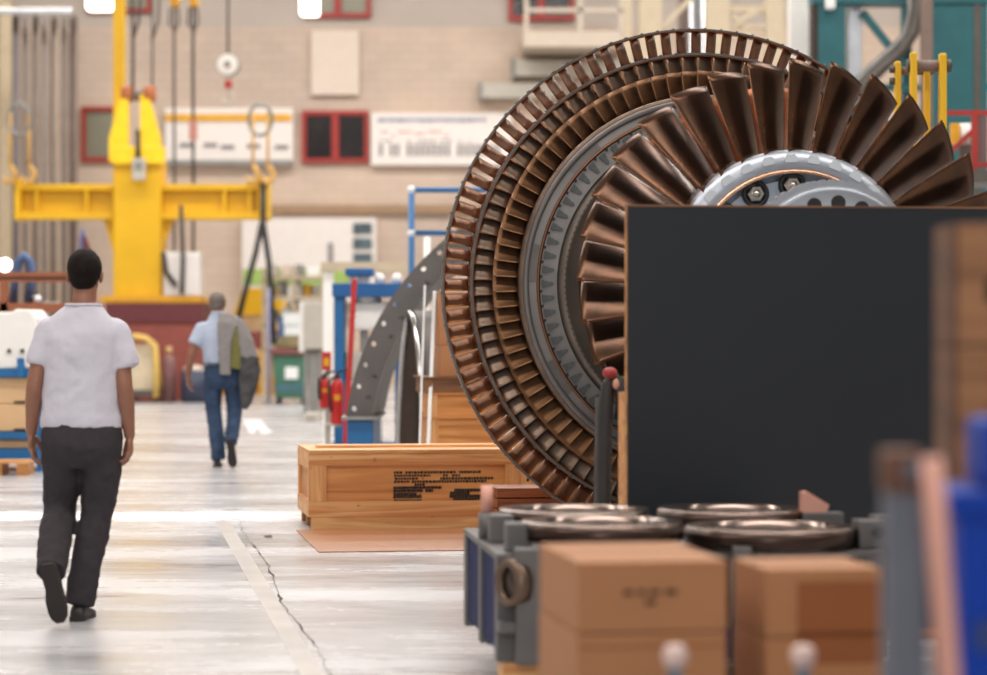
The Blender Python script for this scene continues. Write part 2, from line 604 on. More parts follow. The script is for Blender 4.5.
# shroud rings with joints between the segments
def ticked_ring(ri, ro, a0, a1, count, tick=0.006):
    mb = MB()
    mb.lathe([(ri, a0), (ro, a0), (ro, a1), (ri, a1)], n=200, axis='Y', smooth=False)
    for i in range(count):
        t = 2 * PI * (i + 0.5) / count
        R = Matrix.Rotation(t, 3, 'Y')
        mb.box(R @ Vector((0, -(a0 + a1) / 2, ro)), (0.010, (a1 - a0) * 1.1, tick * 2), R)
    return mb
ticked_ring(1.579, 1.590, -0.045, 0.05, 100).build('tip_shroud', M_shr, R0, 'grey segmented shroud round the outer blades')
MB().lathe([(1.573, -0.04), (1.5795, -0.04), (1.5795, 0.046), (1.573, 0.046)], n=160, axis='Y').build('shroud_lining', M_shc, R0)
ticked_ring(1.414, 1.428, 0.105, 0.170, 90, 0.007).build('tip_shroud', M_shr, R0)
MB().lathe([(1.406, 0.11), (1.4145, 0.11), (1.4145, 0.165), (1.406, 0.165)], n=160, axis='Y').build('shroud_lining', M_shc, R0)
# rim of the last disc behind the second ring: closes what lies behind it
MB().lathe([(1.05, -0.07), (1.426, -0.07), (1.426, 0.04), (1.28, 0.06), (1.05, 0.06)], n=160, axis='Y').build('stage_disc', M_shc, R0)
MB().lathe([(1.00, 0.09), (1.285, 0.09), (1.285, 0.235), (1.00, 0.235)], n=160, axis='Y').build('stage_disc', M_shc, R0)
MB().lathe([(1.105, 0.235), (1.152, 0.235), (1.152, 0.36), (1.137, 0.372), (1.128, 0.372), (1.105, 0.36)], n=160, axis='Y').build('blade_platform', M_plat, R0)
MB().lathe([(1.095, 0.34), (1.128, 0.34), (1.128, 0.378), (1.114, 0.390), (1.106, 0.384), (1.095, 0.392)], n=160, axis='Y').build('seal_ring', M_disc, R0)
# plain face ring, with lighter and darker machined facets
mbp, mbq = MB(), MB()
mbp.lathe([(1.048, 0.22), (1.093, 0.22), (1.093, 0.375), (1.048, 0.385)], n=160, axis='Y', smooth=False)
mbp.build('face_ring', M_disc, R0)
M_fpl = mat('face_plate_steel', (96, 91, 88), 0.5, 0.7, var=0.1)
def spin(first, angs):
    first.rotation_euler = (0, angs[0], 0)
    for t in angs[1:]:
        c = first.copy(); COL.objects.link(c); c.parent = R0
        c.rotation_euler = (0, t, 0)
spin(mbq.lathe([(1.052, 0.3835), (1.089, 0.376), (1.089, 0.3785), (1.052, 0.3865)], n=5, axis='Y', arc=(0, 2 * PI / 28 * 0.96), smooth=False).build('face_plate', M_fpl, R0), [2 * PI * i / 28 for i in range(28) if (i * 7) % 3 == 0])
MB().lathe([(1.029, 0.30), (1.047, 0.30), (1.047, 0.40), (1.029, 0.40)], n=160, axis='Y').build('seal_ring', mat('copper_edge', (120, 82, 60), 0.4, 0.9), R0)
# rim with fir-tree slots
MB().lathe([(0.926, 0.20), (1.028, 0.20), (1.028, 0.392), (0.926, 0.41)], n=160, axis='Y', smooth=False).build('slotted_rim', M_slot, R0)
mb = MB()
fir = [(-0.020, 0), (-0.023, -0.012), (-0.016, -0.020), (-0.019, -0.032), (-0.012, -0.040), (-0.014, -0.052), (-0.006, -0.072), (0.006, -0.072), (0.014, -0.052), (0.012, -0.040), (0.019, -0.032), (0.016, -0.020), (0.023, -0.012), (0.020, 0)]
NS = 72
va = [mb.bm.verts.new(Vector((x, -0.4005, 1.020 + z))) for x, z in fir]
vb = [mb.bm.verts.new(Vector((x, -0.4135, 1.020 + z))) for x, z in fir]
mb.bm.faces.new(vb)
for j in range(len(fir)):
    k = (j + 1) % len(fir)
    mb.bm.faces.new((va[j], va[k], vb[k], vb[j]))
spin(mb.build('slot_insert', M_slotd, R0), [2 * PI * i / NS for i in range(NS)])
spin(MB().box((0.0, -0.395, 1.024), (0.014, 0.05, 0.014)).build('lock_tab', M_blk, R0), [2 * PI * (i + 0.5) / NS for i in range(NS)])
# recess, stepped, and the drum that joins the wheels
MB().lathe([(0.78, 0.18), (0.925, 0.18), (0.925, 0.40), (0.902, 0.404), (0.895, 0.43), (0.868, 0.43), (0.860, 0.41), (0.80, 0.42), (0.78, 0.40)], n=160, axis='Y').build('recess_ring', mat('brown_grey_ring', (116, 105, 96), 0.45, 0.7, var=0.15), R0)
mb = MB()
for i in range(150):
    R = Matrix.Rotation(2 * PI * i / 150, 3, 'Y')
    mb.box(R @ Vector((0, -0.431, 0.881)), (0.012, 0.006, 0.010), R)
mb.build('dotted_seal', mat('seal_grey', (84, 78, 72), 0.5, 0.8), R0)['kind'] = 'stuff'
MB().lathe([(0.55, 0.1), (0.82, 0.1), (0.82, 0.32), (0.70, 0.7), (0.62, 1.2), (0.62, 2.3), (0.60, 2.5), (0.55, 2.5)], n=96, axis='Y').build('drum', M_drum, R0)
MB().lathe([(0.0, -1.1), (0.22, -1.1), (0.22, -0.5), (0.34, -0.45), (0.34, 0.15), (0.0, 0.15)], n=48, axis='Y', closed=False).build('shaft', M_hub, R0)

# front wheel: 32 long twisted blades on a bright hub
NB = 32
row('compressor_blade', blade_mesh(0.645, 1.140, 12, 0.268, 0.266, math.radians(33), math.radians(57), 0.085, 0.034, 2.72, lean_tip=0.02, tip_drop=0.05, n=12), M_bd, NB, 0.06)
row('second_stage_blade', blade_mesh(0.610, 1.020, 8, 0.20, 0.20, math.radians(40), math.radians(58), 0.12, 0.06, 2.38, n=8), M_be, 36, 0.0)
MB().lathe([(0.55, 2.25), (0.625, 2.25), (0.63, 2.55), (0.55, 2.55)], n=96, axis='Y').build('stage_disc', M_drum, R0)
MB().lathe([(0.5, 2.56), (0.656, 2.56), (0.660, 2.80), (0.648, 2.83), (0.555, 2.845), (0.545, 2.835), (0.5, 2.80)], n=128, axis='Y').build('hub_rim', M_hub, R0)
MB().lathe([(0.535, 2.83), (0.558, 2.842), (0.555, 2.852), (0.535, 2.86)], n=128, axis='Y').build('copper_lip', mat('lit_copper_lip', (214, 170, 140), 0.25, 0.9), R0)
mb = MB()
va = [mb.bm.verts.new(Vector((x, -2.828, z))) for x, z in ((-0.030, 0.592), (0.030, 0.592), (0.036, 0.606), (0.021, 0.634), (-0.021, 0.634), (-0.036, 0.606))]
vb = [mb.bm.verts.new(v.co + Vector((0, -0.018, 0))) for v in va]
mb.bm.faces.new(vb)
for j in range(6):
    mb.bm.faces.new((va[j], va[(j + 1) % 6], vb[(j + 1) % 6], vb[j]))
spin(mb.build('dovetail_key', M_dove, R0), [2 * PI * (i + 0.5) / NB + 0.06 for i in range(NB)])
MB().lathe([(0.0, 2.5), (0.5399, 2.5), (0.5399, 2.80), (0.0, 2.80)], n=96, axis='Y', closed=False, smooth=False).build('hub_face', M_hubin, R0)
nb = 15
for i in range(nb):
    t = 2 * PI * i / nb + math.radians(-1.5)
    p = Vector((0.505 * math.sin(t) * 0.94, -2.80, 0.505 * math.cos(t) * 0.94))
    r = MB()
    r.lathe([(0.0, 0.0), (0.071, 0.0), (0.071, 0.022), (0.063, 0.03), (0.052, 0.03), (0.050, 0.012), (0.0, 0.012)], n=28, axis='Y', c=p, closed=False)
    w_ = r.build('bolt_ring', M_blk, R0)
    q = MB()
    q.lathe([(0.0, 0.012), (0.046, 0.012), (0.046, 0.034), (0.038, 0.042), (0.026, 0.042), (0.024, 0.030), (0.0, 0.030)], n=6, axis='Y', c=p, closed=False, smooth=False)
    q.lathe([(0.0, 0.030), (0.017, 0.030), (0.017, 0.052), (0.0, 0.056)], n=16, axis='Y', c=p, closed=False)
    q.build('nut', M_bolt, w_)
# coupling flange with scalloped edge nearest the camera
MB().lathe([(0.0, 2.79), (0.40, 2.79), (0.36, 2.95), (0.30, 3.1), (0.30, 3.55), (0.40, 3.60), (0.40, 3.62), (0.0, 3.62)], n=80, axis='Y', closed=False).build('stub_shaft', M_hub, R0)
mb = MB()
NN = 240
prof = []
def flange(rad, a0, a1, holes):
    b_ = MB()
    vs0, vs1 = [], []
    for i in range(NN):
        t = 2 * PI * i / NN
        rr = rad + 0.008 * (1 if math.cos(t * 60) > 0 else 0.0)
        vs0.append(b_.bm.verts.new(Vector((rr * math.sin(t), -a0, rr * math.cos(t)))))
        vs1.append(b_.bm.verts.new(Vector((rr * math.sin(t), -a1, rr * math.cos(t)))))
    for i in range(NN):
        k = (i + 1) % NN
        b_.bm.faces.new((vs0[i], vs0[k], vs1[k], vs1[i]))
    b_.bm.faces.new(vs0)
    b_.bm.faces.new(vs1)
    return b_
fl = flange(0.452, 3.58, 3.66, None).build('coupling_flange', M_hub, R0)
MB().lathe([(0.40, 3.66), (0.425, 3.66), (0.425, 3.70), (0.40, 3.705), (0.0, 3.705), (0.0, 3.66)], n=96, axis='Y', closed=False).build('coupling_face', mat('coupling_steel', (150, 154, 160), 0.36, 0.75, var=0.05), R0)
for i in range(18):
    t = 2 * PI * i / 18 + 0.06
    p = Vector((0.345 * math.sin(t), -3.705, 0.345 * math.cos(t)))
    MB().lathe([(0.0, -0.01), (0.036, -0.01), (0.036, 0.003), (0.030, 0.003), (0.0, 0.001)], n=22, axis='Y', c=p, closed=False).build('coupling_hole', M_blk, R0)

# the stand that carries the rotor (under the drum and the rear shaft)
M_standg = mat('stand_grey', (92, 92, 92), 0.6, 0.3)
def L2W(x, a, z):
    c, s = math.cos(rot_ang), math.sin(rot_ang)
    return Vector((AX.x + x * c + a * s, AX.y + x * s - a * c, AX.z + z))
st = thing('rotor_stand', 'grey steel stand carrying the turbine rotor behind the black crate', 'stand', (AX.x + 0.15, AX.y - 1.6, 0), local=False)
for a_, rr in ((1.6, 0.62),):
    c0 = L2W(0, a_, 0)
    mb = MB()
    mb.b(c0.x - 0.8, c0.x + 0.8, c0.y - 0.2, c0.y + 0.2, 0, 0.16)
    mb.b(c0.x - 0.62, c0.x - 0.34, c0.y - 0.15, c0.y + 0.15, 0.16, 1.06).b(c0.x + 0.34, c0.x + 0.62, c0.y - 0.15, c0.y + 0.15, 0.16, 1.06)
    mb.b(c0.x - 0.62, c0.x + 0.62, c0.y - 0.17, c0.y + 0.17, 0.75, 0.93)
    mb.build('stand_frame', M_standg, st)
    for s in (-1, 1):
        MB().cyl((c0.x + s * 0.36, c0.y - 0.14, 1.10), (c0.x + s * 0.36, c0.y + 0.14, 1.10), 0.06).build('roller', M_bolt, st)
# ------------------------------------------------------------------ people
def clothmat(name, rgb, rough=0.85, var=0.07, scale=30, bump=0.2):
    return mat(name, rgb, rough, var=var, scale=scale, bump=bump, bscale=220, spec=0.2)
M_skin = mat('tanned_skin', (142, 96, 75), 0.5, var=0.08, scale=20)
M_hair = mat('dark_brown_hair', (24, 17, 15), 0.75, spec=0.15, var=0.3, scale=60, stretch=(1, 1, 0.2), bump=0.5, bscale=120)
M_hair2 = mat('grey_brown_hair', (112, 100, 92), 0.7, var=0.3, scale=60, stretch=(1, 1, 0.2), bump=0.5, bscale=120)
M_tee = clothmat('white_cotton', (198, 194, 202), var=0.015)
M_trou = clothmat('charcoal_cotton', (57, 52, 55))
M_shoe = mat('black_shoe_leather', (34, 29, 28), 0.5, var=0.2)
M_sole = mat('dark_sole', (44, 38, 36), 0.8)
M_shirtb = clothmat('pale_blue_shirt_cloth', (174, 183, 202), var=0.02)
M_jean = clothmat('blue_denim', (54, 70, 94), var=0.35, scale=9)
M_belt = mat('black_belt', (28, 26, 28), 0.5)
M_jack = clothmat('grey_jacket_cloth', (134, 128, 126))
M_oliv = clothmat('olive_lining', (112, 108, 62))
M_jdark = clothmat('dark_grey_cloth', (74, 72, 72), var=0.3, scale=8)
M_eye = mat('eye', (40, 30, 26), 0.2)
TEX = {}
def wrinkle(size, depth=2):
    k = (size, depth)
    if k not in TEX:
        t = bpy.data.textures.new('folds', 'CLOUDS')
        t.noise_scale = size; t.noise_depth = depth
        TEX[k] = t
    return TEX[k]
def skin_up(mb, name, m, parent, voxel=0.01, smooth=6, fold=None, label=None):
    o = mb.build(name, m, parent, label)
    r = o.modifiers.new('r', 'REMESH'); r.mode = 'VOXEL'; r.voxel_size = voxel; r.use_smooth_shade = True
    s = o.modifiers.new('s', 'SMOOTH'); s.iterations = smooth; s.factor = 0.5
    for sz, st in (fold or ()):
        d = o.modifiers.new('d', 'DISPLACE'); d.texture = wrinkle(sz); d.strength = st; d.mid_level = 0.5
        d.texture_coords = 'LOCAL'
    bake(o)
    for p in o.data.polygons:
        p.use_smooth = True
    return o
def cr(pts, rad, sub=5):
    """smooth a joint chain (Catmull-Rom) with its radii"""
    P = [Vector(p) for p in pts]
    R = [r if isinstance(r, (tuple, list)) else (r, r) for r in rad]
    op, orr = [], []
    for i in range(len(P) - 1):
        p0, p1, p2, p3 = P[max(i - 1, 0)], P[i], P[i + 1], P[min(i + 2, len(P) - 1)]
        for k in range(sub):
            t = k / sub
            op.append(0.5 * ((2 * p1) + (p2 - p0) * t + (2 * p0 - 5 * p1 + 4 * p2 - p3) * t * t + (3 * p1 - p0 - 3 * p2 + p3) * t ** 3))
            orr.append((R[i][0] + (R[i + 1][0] - R[i][0]) * t, R[i][1] + (R[i + 1][1] - R[i][1]) * t))
    op.append(P[-1]); orr.append(R[-1])
    return op, orr
def limb(mb, pts, rad, n=16, sub=5, ends=True):
    p, r = cr(pts, rad, sub)
    mb.tube(p, r, n=n)
    for q, rr in ((pts[0], rad[0]), (pts[-1], rad[-1]))[:2 if ends else 1]:
        k = rr if isinstance(rr, (tuple, list)) else (rr, rr)
        mb.ball(q, min(k) * 0.98, 12, 8)
    return mb
def hand(mb, w, s, tilt=(0, 0, -1), curl=0.6):
    """relaxed hand hanging from wrist w; s = -1 left, +1 right; palm faces the body, thumb forward (+Y)"""
    w = Vector(w)
    d = Vector(tilt).normalized()
    fw = Vector((0, 1, 0))
    fw = (fw - d * fw.dot(d)).normalized()
    inn = Vector((-s, 0, 0))
    inn = (inn - d * inn.dot(d) - fw * inn.dot(fw)).normalized()
    kn = w + d * 0.092 + inn * 0.006
    Rp = Matrix((inn, fw, d)).transposed()
    mb.ball(w + d * 0.006, (0.021, 0.026, 0.030), 16, 10, Rp)
    mb.ball(w + d * 0.050, (0.0165, 0.039, 0.052), 18, 12, Rp)
    mb.ball(w + d * 0.045 + fw * 0.020 + inn * 0.006, (0.017, 0.018, 0.034), 14, 10, Rp)
    mb.ball(kn - d * 0.010, (0.0135, 0.041, 0.020), 16, 10, Rp)
    for off, k in ((-0.026, 0), (-0.009, 1), (0.009, 2), (0.026, 3)):
        a = w + d * 0.02 + fw * off * 0.6
        mb.tube([a, kn + fw * off], [0.012, 0.0115], n=10)
    lens = (0.062, 0.078, 0.084, 0.075)
    for i, (off, L_) in enumerate(zip((-0.036, -0.012, 0.012, 0.036), lens)):
        c = curl + 0.12 * (3 - i) * curl
        p0 = kn + fw * off * 0.92 - d * 0.01
        p1 = p0 + (d * math.cos(c * 0.4) + inn * math.sin(c * 0.4)) * L_ * 0.5 + fw * off * 0.14
        p2 = p1 + (d * math.cos(c * 1.1) + inn * math.sin(c * 1.1)) * L_ * 0.33
        p3 = p2 + (d * math.cos(c * 1.8) + inn * math.sin(c * 1.8)) * L_ * 0.27
        mb.tube([p0, p1, p2, p3], [0.0094, 0.0088, 0.0080, 0.0068], n=10)
        mb.ball(p3, 0.0068, 10, 6); mb.ball(p1, 0.0090, 10, 6)
    t0 = w + d * 0.028 + fw * 0.022 + inn * 0.010
    t1 = t0 + d * 0.030 + fw * 0.030 + inn * 0.016
    t2 = t1 + d * 0.030 + fw * 0.010 + inn * 0.010
    t3 = t2 + d * 0.024 + fw * 0.001 + inn * 0.007
    mb.tube([t0, t1, t2, t3], [0.017, 0.0125, 0.0108, 0.0085], n=10)
    mb.ball(t3, 0.0085, 10, 6)
def head(mb, c, yaw=0.0):
    """c = centre of the head; face towards +Y turned by yaw"""
    R = Matrix.Rotation(yaw, 3, 'Z')
    c = Vector(c)
    def P(x, y, z):
        return c + R @ Vector((x, y, z))
    mb.ball(P(0, -0.010, 0.025), (0.075, 0.094, 0.086), 24, 16, R)
    mb.ball(P(0, 0.018, -0.035), (0.062, 0.066, 0.072), 20, 14, R)
    mb.ball(P(0, 0.048, -0.088), (0.034, 0.032, 0.026), 14, 10, R)      # chin
    mb.ball(P(0.026, 0.062, -0.030), (0.022, 0.018, 0.018), 12, 8, R)   # cheeks
    mb.ball(P(-0.026, 0.062, -0.030), (0.022, 0.018, 0.018), 12, 8, R)
    mb.ball(P(0, 0.078, 0.022), (0.050, 0.012, 0.012), 14, 8, R)        # brow
    mb.tube([P(0, 0.084, 0.012), P(0, 0.098, -0.014), P(0, 0.108, -0.032)], [0.008, 0.010, 0.014], n=10)  # nose
    mb.ball(P(0, 0.104, -0.036), (0.017, 0.012, 0.010), 10, 8, R)
    mb.ball(P(0, 0.084, -0.062), (0.025, 0.010, 0.006), 12, 6, R)       # lips
    mb.ball(P(0, 0.081, -0.071), (0.022, 0.010, 0.007), 12, 6, R)
    for s in (-1, 1):                                                    # ears
        mb.ball(P(s * 0.079, -0.006, -0.008), (0.011, 0.020, 0.032), 12, 10, Matrix.Rotation(yaw + s * 0.3, 3, 'Z'))
        mb.ball(P(s * 0.076, 0.000, -0.030), (0.008, 0.012, 0.014), 10, 8, R)
    return P, R
def eyes(P, parent):
    for s in (-1, 1):
        MB().ball(P(s * 0.031, 0.0705, 0.004), (0.013, 0.011, 0.008), 12, 8).build('eye', M_eye, parent)
def hair(P, R, m, parent, top=0.0, name='hair', label=None):
    mb = MB()
    mb.ball(P(0, -0.014, 0.030), (0.084, 0.102, 0.092 + top), 26, 18, R)
    mb.ball(P(0, -0.045, -0.015), (0.070, 0.060, 0.066), 20, 14, R)
    for s in (-1, 1):
        mb.ball(P(s * 0.070, 0.020, 0.012), (0.012, 0.022, 0.030), 10, 8, R)
    # cut the shell along the hairline so the face stays free
    n = R @ Vector((0, 1.0, -0.75))
    bmesh.ops.bisect_plane(mb.bm, geom=list(mb.bm.verts) + list(mb.bm.edges) + list(mb.bm.faces), plane_co=P(0, 0.050, 0.030), plane_no=n, clear_outer=True)
    ed = [e for e in mb.bm.edges if len(e.link_faces) == 1]
    bmesh.ops.holes_fill(mb.bm, edges=ed, sides=0)
    o = skin_up(mb, name, m, parent, 0.006, 3, ((0.02, 0.004),), label)
    return o
def shoe(parent, heel, toe, up, name='shoe', width=0.047, m=None):
    """heel / toe = ends of the sole; up = direction away from the sole"""
    h, t, u = Vector(heel), Vector(toe), Vector(up).normalized()
    d = (t - h).normalized()
    L_ = (t - h).length
    u = (u - d * u.dot(d)).normalized()
    s = d.cross(u)
    mb = MB()
    st = [(0.02, 0.030, 0.052, 0.9), (0.12, 0.036, 0.080, 1), (0.28, 0.038, 0.092, 1), (0.45, 0.040, 0.072, 1), (0.65, 0.047, 0.052, 1), (0.82, 0.046, 0.042, 1), (0.94, 0.036, 0.034, 1), (1.0, 0.018, 0.022, 1)]
    rings = []
    for f, w, hh, k in st:
        c = h + d * (L_ * f)
        w = w * width / 0.047
        ring = []
        for j in range(16):
            a = 2 * PI * j / 16
            x = math.cos(a) * w
            z = max(0.012, 0.012 + (hh - 0.012) * 0.5 * (1 + math.sin(a))) if math.sin(a) > -0.3 else 0.012
            ring.append(c + s * x + u * z)
        rings.append(ring)
    mb.loft(rings)
    o = skin_up(mb, name, m or M_shoe, parent, 0.007, 3)
    mb = MB()
    pr = [(0.0, 0.026), (0.08, 0.038), (0.25, 0.038), (0.42, 0.034), (0.62, 0.046), (0.8, 0.047), (0.93, 0.038), (1.01, 0.018)]
    lo, hi = [], []
    poly = [(f, w) for f, w in pr] + [(f, -w) for f, w in reversed(pr)]
    A = [mb.bm.verts.new(h + d * (L_ * f) + s * (w * width / 0.047)) for f, w in poly]
    B = [mb.bm.verts.new(h + d * (L_ * f) + s * (w * width / 0.047) + u * 0.022) for f, w in poly]
    mb.bm.faces.new(A); mb.bm.faces.new(list(reversed(B)))
    n = len(A)
    for i in range(n):
        mb.bm.faces.new((A[i], B[i], B[(i + 1) % n], A[(i + 1) % n]))
    mb.build('sole', M_sole, o)
    return o
def torso(mb, rows):
    """rows: (x centre, y centre, z, half depth, half width)"""
    p, r = cr([(a, b, c) for a, b, c, _, _ in rows], [(d, w) for _, _, _, d, w in rows], 4)
    mb.tube(p, r, n=28)

# -- the nearer worker ------------------------------------------------------
p0 = W(82, 620, 13.0)
P1 = thing('person', 'person in white t-shirt and charcoal trousers walking away, seen from behind, arms hanging', 'person', (p0.x, 13.0, 0), local=True)
b = MB()
Pm, Rm = head(b, (0.012, 0.015, 1.664), 0.0)
limb(b, [(0.008, -0.01, 1.44), (0.010, -0.008, 1.54), (0.012, 0.005, 1.60)], [(0.055, 0.062), (0.056, 0.056), (0.056, 0.056)])
torso(b, [(0, 0, 0.84, 0.10, 0.16), (0, 0, 1.0, 0.09, 0.15), (0, 0.0, 1.25, 0.10, 0.165), (0, 0, 1.39, 0.09, 0.16), (0, 0, 1.45, 0.055, 0.09)])
LS, LE, LW = (-0.165, 0, 1.405), (-0.222, -0.03, 1.135), (-0.249, 0.03, 0.90)
RS, RE, RW = (0.170, 0, 1.405), (0.208, -0.03, 1.125), (0.226, 0.02, 0.885)
for S, E, Wr in ((LS, LE, LW), (RS, RE, RW)):
    S, E, Wr = Vector(S), Vector(E), Vector(Wr)
    limb(b, [S, S.lerp(E, 0.5), E, E.lerp(Wr, 0.3), E.lerp(Wr, 0.75), Wr], [0.044, 0.046, 0.040, 0.042, 0.032, 0.026])
hand(b, LW, -1, (-0.02, 0.16, -1), 0.45)
hand(b, RW, 1, (0.04, 0.05, -1), 0.75)
for S, K, A in (((-0.095, 0, 0.90), (-0.105, 0.075, 0.52), (-0.100, -0.26, 0.27)), ((0.095, 0, 0.90), (0.055, 0.05, 0.50), (-0.012, 0.0, 0.10))):
    limb(b, [S, K, A], [0.075, 0.05, 0.036])
bo = skin_up(b, 'body', M_skin, P1, 0.0042, 2)
eyes(Pm, P1)
hair(Pm, Rm, M_hair, P1, 0.004, label='short dark hair')
b = MB()
torso(b, [(-0.004, 0, 0.925, 0.128, 0.198), (-0.004, 0, 0.97, 0.132, 0.200), (-0.002, -0.002, 1.08, 0.122, 0.190), (0, -0.004, 1.22, 0.124, 0.193), (0.002, -0.004, 1.34, 0.126, 0.204), (0.004, -0.002, 1.40, 0.114, 0.200), (0.006, -0.004, 1.45, 0.096, 0.158), (0.008, -0.006, 1.482, 0.084, 0.124), (0.009, -0.008, 1.508, 0.076, 0.098), (0.009, -0.008, 1.522, 0.068, 0.080)])
for S, E in ((LS, (-0.213, -0.02, 1.225)), (RS, (0.222, -0.02, 1.215))):
    S = Vector(S); E = Vector(E)
    limb(b, [S + Vector((0.05 if S.x < 0 else -0.05, 0, -0.01)), S + Vector((0, 0, -0.012)), S.lerp(E, 0.5), E], [0.062, 0.062, 0.062, 0.060], sub=4, ends=False)
tee = skin_up(b, 't_shirt', M_tee, P1, 0.009, 6, ((0.16, 0.026), (0.07, 0.010)), 'white short-sleeved t-shirt')
b = MB()
b.tube([Vector((0.009 + 0.083 * math.sin(2 * PI * k / 36), -0.008 + 0.070 * math.cos(2 * PI * k / 36), 1.517)) for k in range(36)], (0.009, 0.007), n=8, closed=True)
b.build('collar', M_tee, tee)
b = MB()
torso(b, [(0, 0, 0.955, 0.120, 0.186), (0, 0, 0.90, 0.128, 0.196), (0, -0.004, 0.84, 0.132, 0.200), (0, 0, 0.79, 0.114, 0.186), (0, 0.01, 0.745, 0.085, 0.15)])
limb(b, [(-0.098, 0, 0.88), (-0.100, 0.035, 0.72), (-0.116, 0.070, 0.53), (-0.116, -0.09, 0.40), (-0.103, -0.275, 0.250)], [0.102, 0.096, 0.080, 0.080, 0.072], ends=False)
limb(b, [(0.098, 0, 0.88), (0.088, 0.025, 0.70), (0.066, 0.045, 0.51), (0.028, 0.015, 0.32), (-0.010, -0.005, 0.072)], [0.102, 0.097, 0.082, 0.078, 0.070], ends=False)
trs = skin_up(b, 'trousers', M_trou, P1, 0.0095, 9, ((0.13, 0.020), (0.05, 0.013)), 'loose charcoal work trousers')
shoe(P1, (-0.016, -0.085, 0.0), (0.004, 0.205, 0.0), (0, 0, 1))
shoe(P1, (-0.108, -0.375, 0.300), (-0.055, -0.315, 0.022), (0.05, 1, 0.25))

# -- the farther worker with a jacket over his shoulder ----------------------
p0 = W(223, 467, 27.2)
P2 = thing('person', 'person with grey hair in pale blue shirt and blue jeans walking away, jacket over shoulder', 'person', (p0.x, 27.2, 0), local=True)
b = MB()
Pm, Rm = head(b, (-0.055, 0.02, 1.650), -0.25)
limb(b, [(-0.045, -0.01, 1.44), (-0.05, -0.006, 1.53), (-0.055, 0.008, 1.59)], [(0.07, 0.08), (0.06, 0.06), (0.06, 0.06)])
torso(b, [(0, 0, 0.92, 0.10, 0.16), (-0.01, 0, 1.1, 0.10, 0.16), (-0.03, 0, 1.3, 0.10, 0.17), (-0.04, 0, 1.44, 0.06, 0.10)])
LS, LE, LW = (-0.215, 0, 1.40), (-0.305, -0.03, 1.16), (-0.365, 0.05, 0.915)
RS, RE, RW = (0.14, 0, 1.41), (0.27, -0.03, 1.17), (0.16, 0.20, 1.22)
for S, E, Wr in ((LS, LE, LW), (RS, RE, RW)):
    S, E, Wr = Vector(S), Vector(E), Vector(Wr)
    limb(b, [S, S.lerp(E, 0.5), E, E.lerp(Wr, 0.3), E.lerp(Wr, 0.75), Wr], [0.046, 0.047, 0.041, 0.042, 0.033, 0.027])
hand(b, LW, -1, (0.02, 0.1, -1), 0.5)
hand(b, RW, 1, (-0.7, 0.5, 0.3), 1.1)
for S, K, A in (((-0.09, 0, 0.96), (-0.10, 0.06, 0.56), (-0.05, 0.0, 0.10)), ((0.09, 0, 0.96), (0.105, 0.06, 0.55), (0.105, -0.24, 0.27))):
    limb(b, [S, K, A], [0.075, 0.05, 0.036])
skin_up(b, 'body', M_skin, P2, 0.0048, 2)
eyes(Pm, P2)
hair(Pm, Rm, M_hair2, P2, -0.002, label='short greying hair')
b = MB()
torso(b, [(-0.006, 0, 1.03, 0.122, 0.180), (-0.01, 0, 1.07, 0.128, 0.188), (-0.016, -0.002, 1.18, 0.130, 0.195), (-0.028, -0.004, 1.32, 0.128, 0.205), (-0.036, -0.002, 1.40, 0.116, 0.200), (-0.042, -0.004, 1.45, 0.094, 0.160), (-0.046, -0.004, 1.49, 0.078, 0.112), (-0.048, -0.002, 1.545, 0.068, 0.074)])
for S, E in ((LS, (-0.288, -0.025, 1.235)), (RS, (0.235, -0.02, 1.25))):
    S = Vector(S); E = Vector(E)
    limb(b, [S + Vector((0.05 if S.x < 0 else -0.05, 0, 0.0)), S + Vector((0, 0, -0.01)), S.lerp(E, 0.5), E], [0.066, 0.068, 0.070, 0.074], sub=4, ends=False)
sh = skin_up(b, 'shirt', M_shirtb, P2, 0.010, 5, ((0.14, 0.020), (0.06, 0.008)), 'pale blue short-sleeved shirt')
MB().lathe([(0.064, 0.0), (0.074, 0.0), (0.070, 0.032), (0.064, 0.032)], n=28, c=(-0.050, -0.002, 1.535)).build('collar', M_shirtb, sh)
b = MB()
torso(b, [(-0.004, 0, 1.045, 0.130, 0.188), (0, 0, 0.98, 0.132, 0.192), (0, -0.004, 0.90, 0.138, 0.196), (0, 0, 0.84, 0.116, 0.184), (0, 0.01, 0.79, 0.085, 0.15)])
limb(b, [(-0.095, 0, 0.93), (-0.105, 0.03, 0.75), (-0.100, 0.055, 0.57), (-0.070, 0.02, 0.34), (-0.044, -0.01, 0.07)], [0.102, 0.096, 0.080, 0.078, 0.074], ends=False)
limb(b, [(0.095, 0, 0.93), (0.105, 0.03, 0.75), (0.110, 0.055, 0.56), (0.108, -0.09, 0.40), (0.106, -0.25, 0.25)], [0.102, 0.096, 0.080, 0.074, 0.066], ends=False)
jn = skin_up(b, 'jeans', M_jean, P2, 0.010, 8, ((0.12, 0.018), (0.05, 0.010)), 'faded blue jeans')
b = MB()
n = 40
pr = [Vector((-0.005 + 0.196 * math.sin(2 * PI * i / n), 0.137 * math.cos(2 * PI * i / n), 1.042)) for i in range(n)]
b.tube(pr, (0.020, 0.006), n=8, closed=True)
b.build('belt', M_belt, P2, 'black belt')
shoe(P2, (-0.056, -0.085, 0.0), (-0.066, 0.20, 0.0), (0, 0, 1))
shoe(P2, (0.100, -0.345, 0.290), (0.128, -0.285, 0.012), (0.05, 1, 0.25))

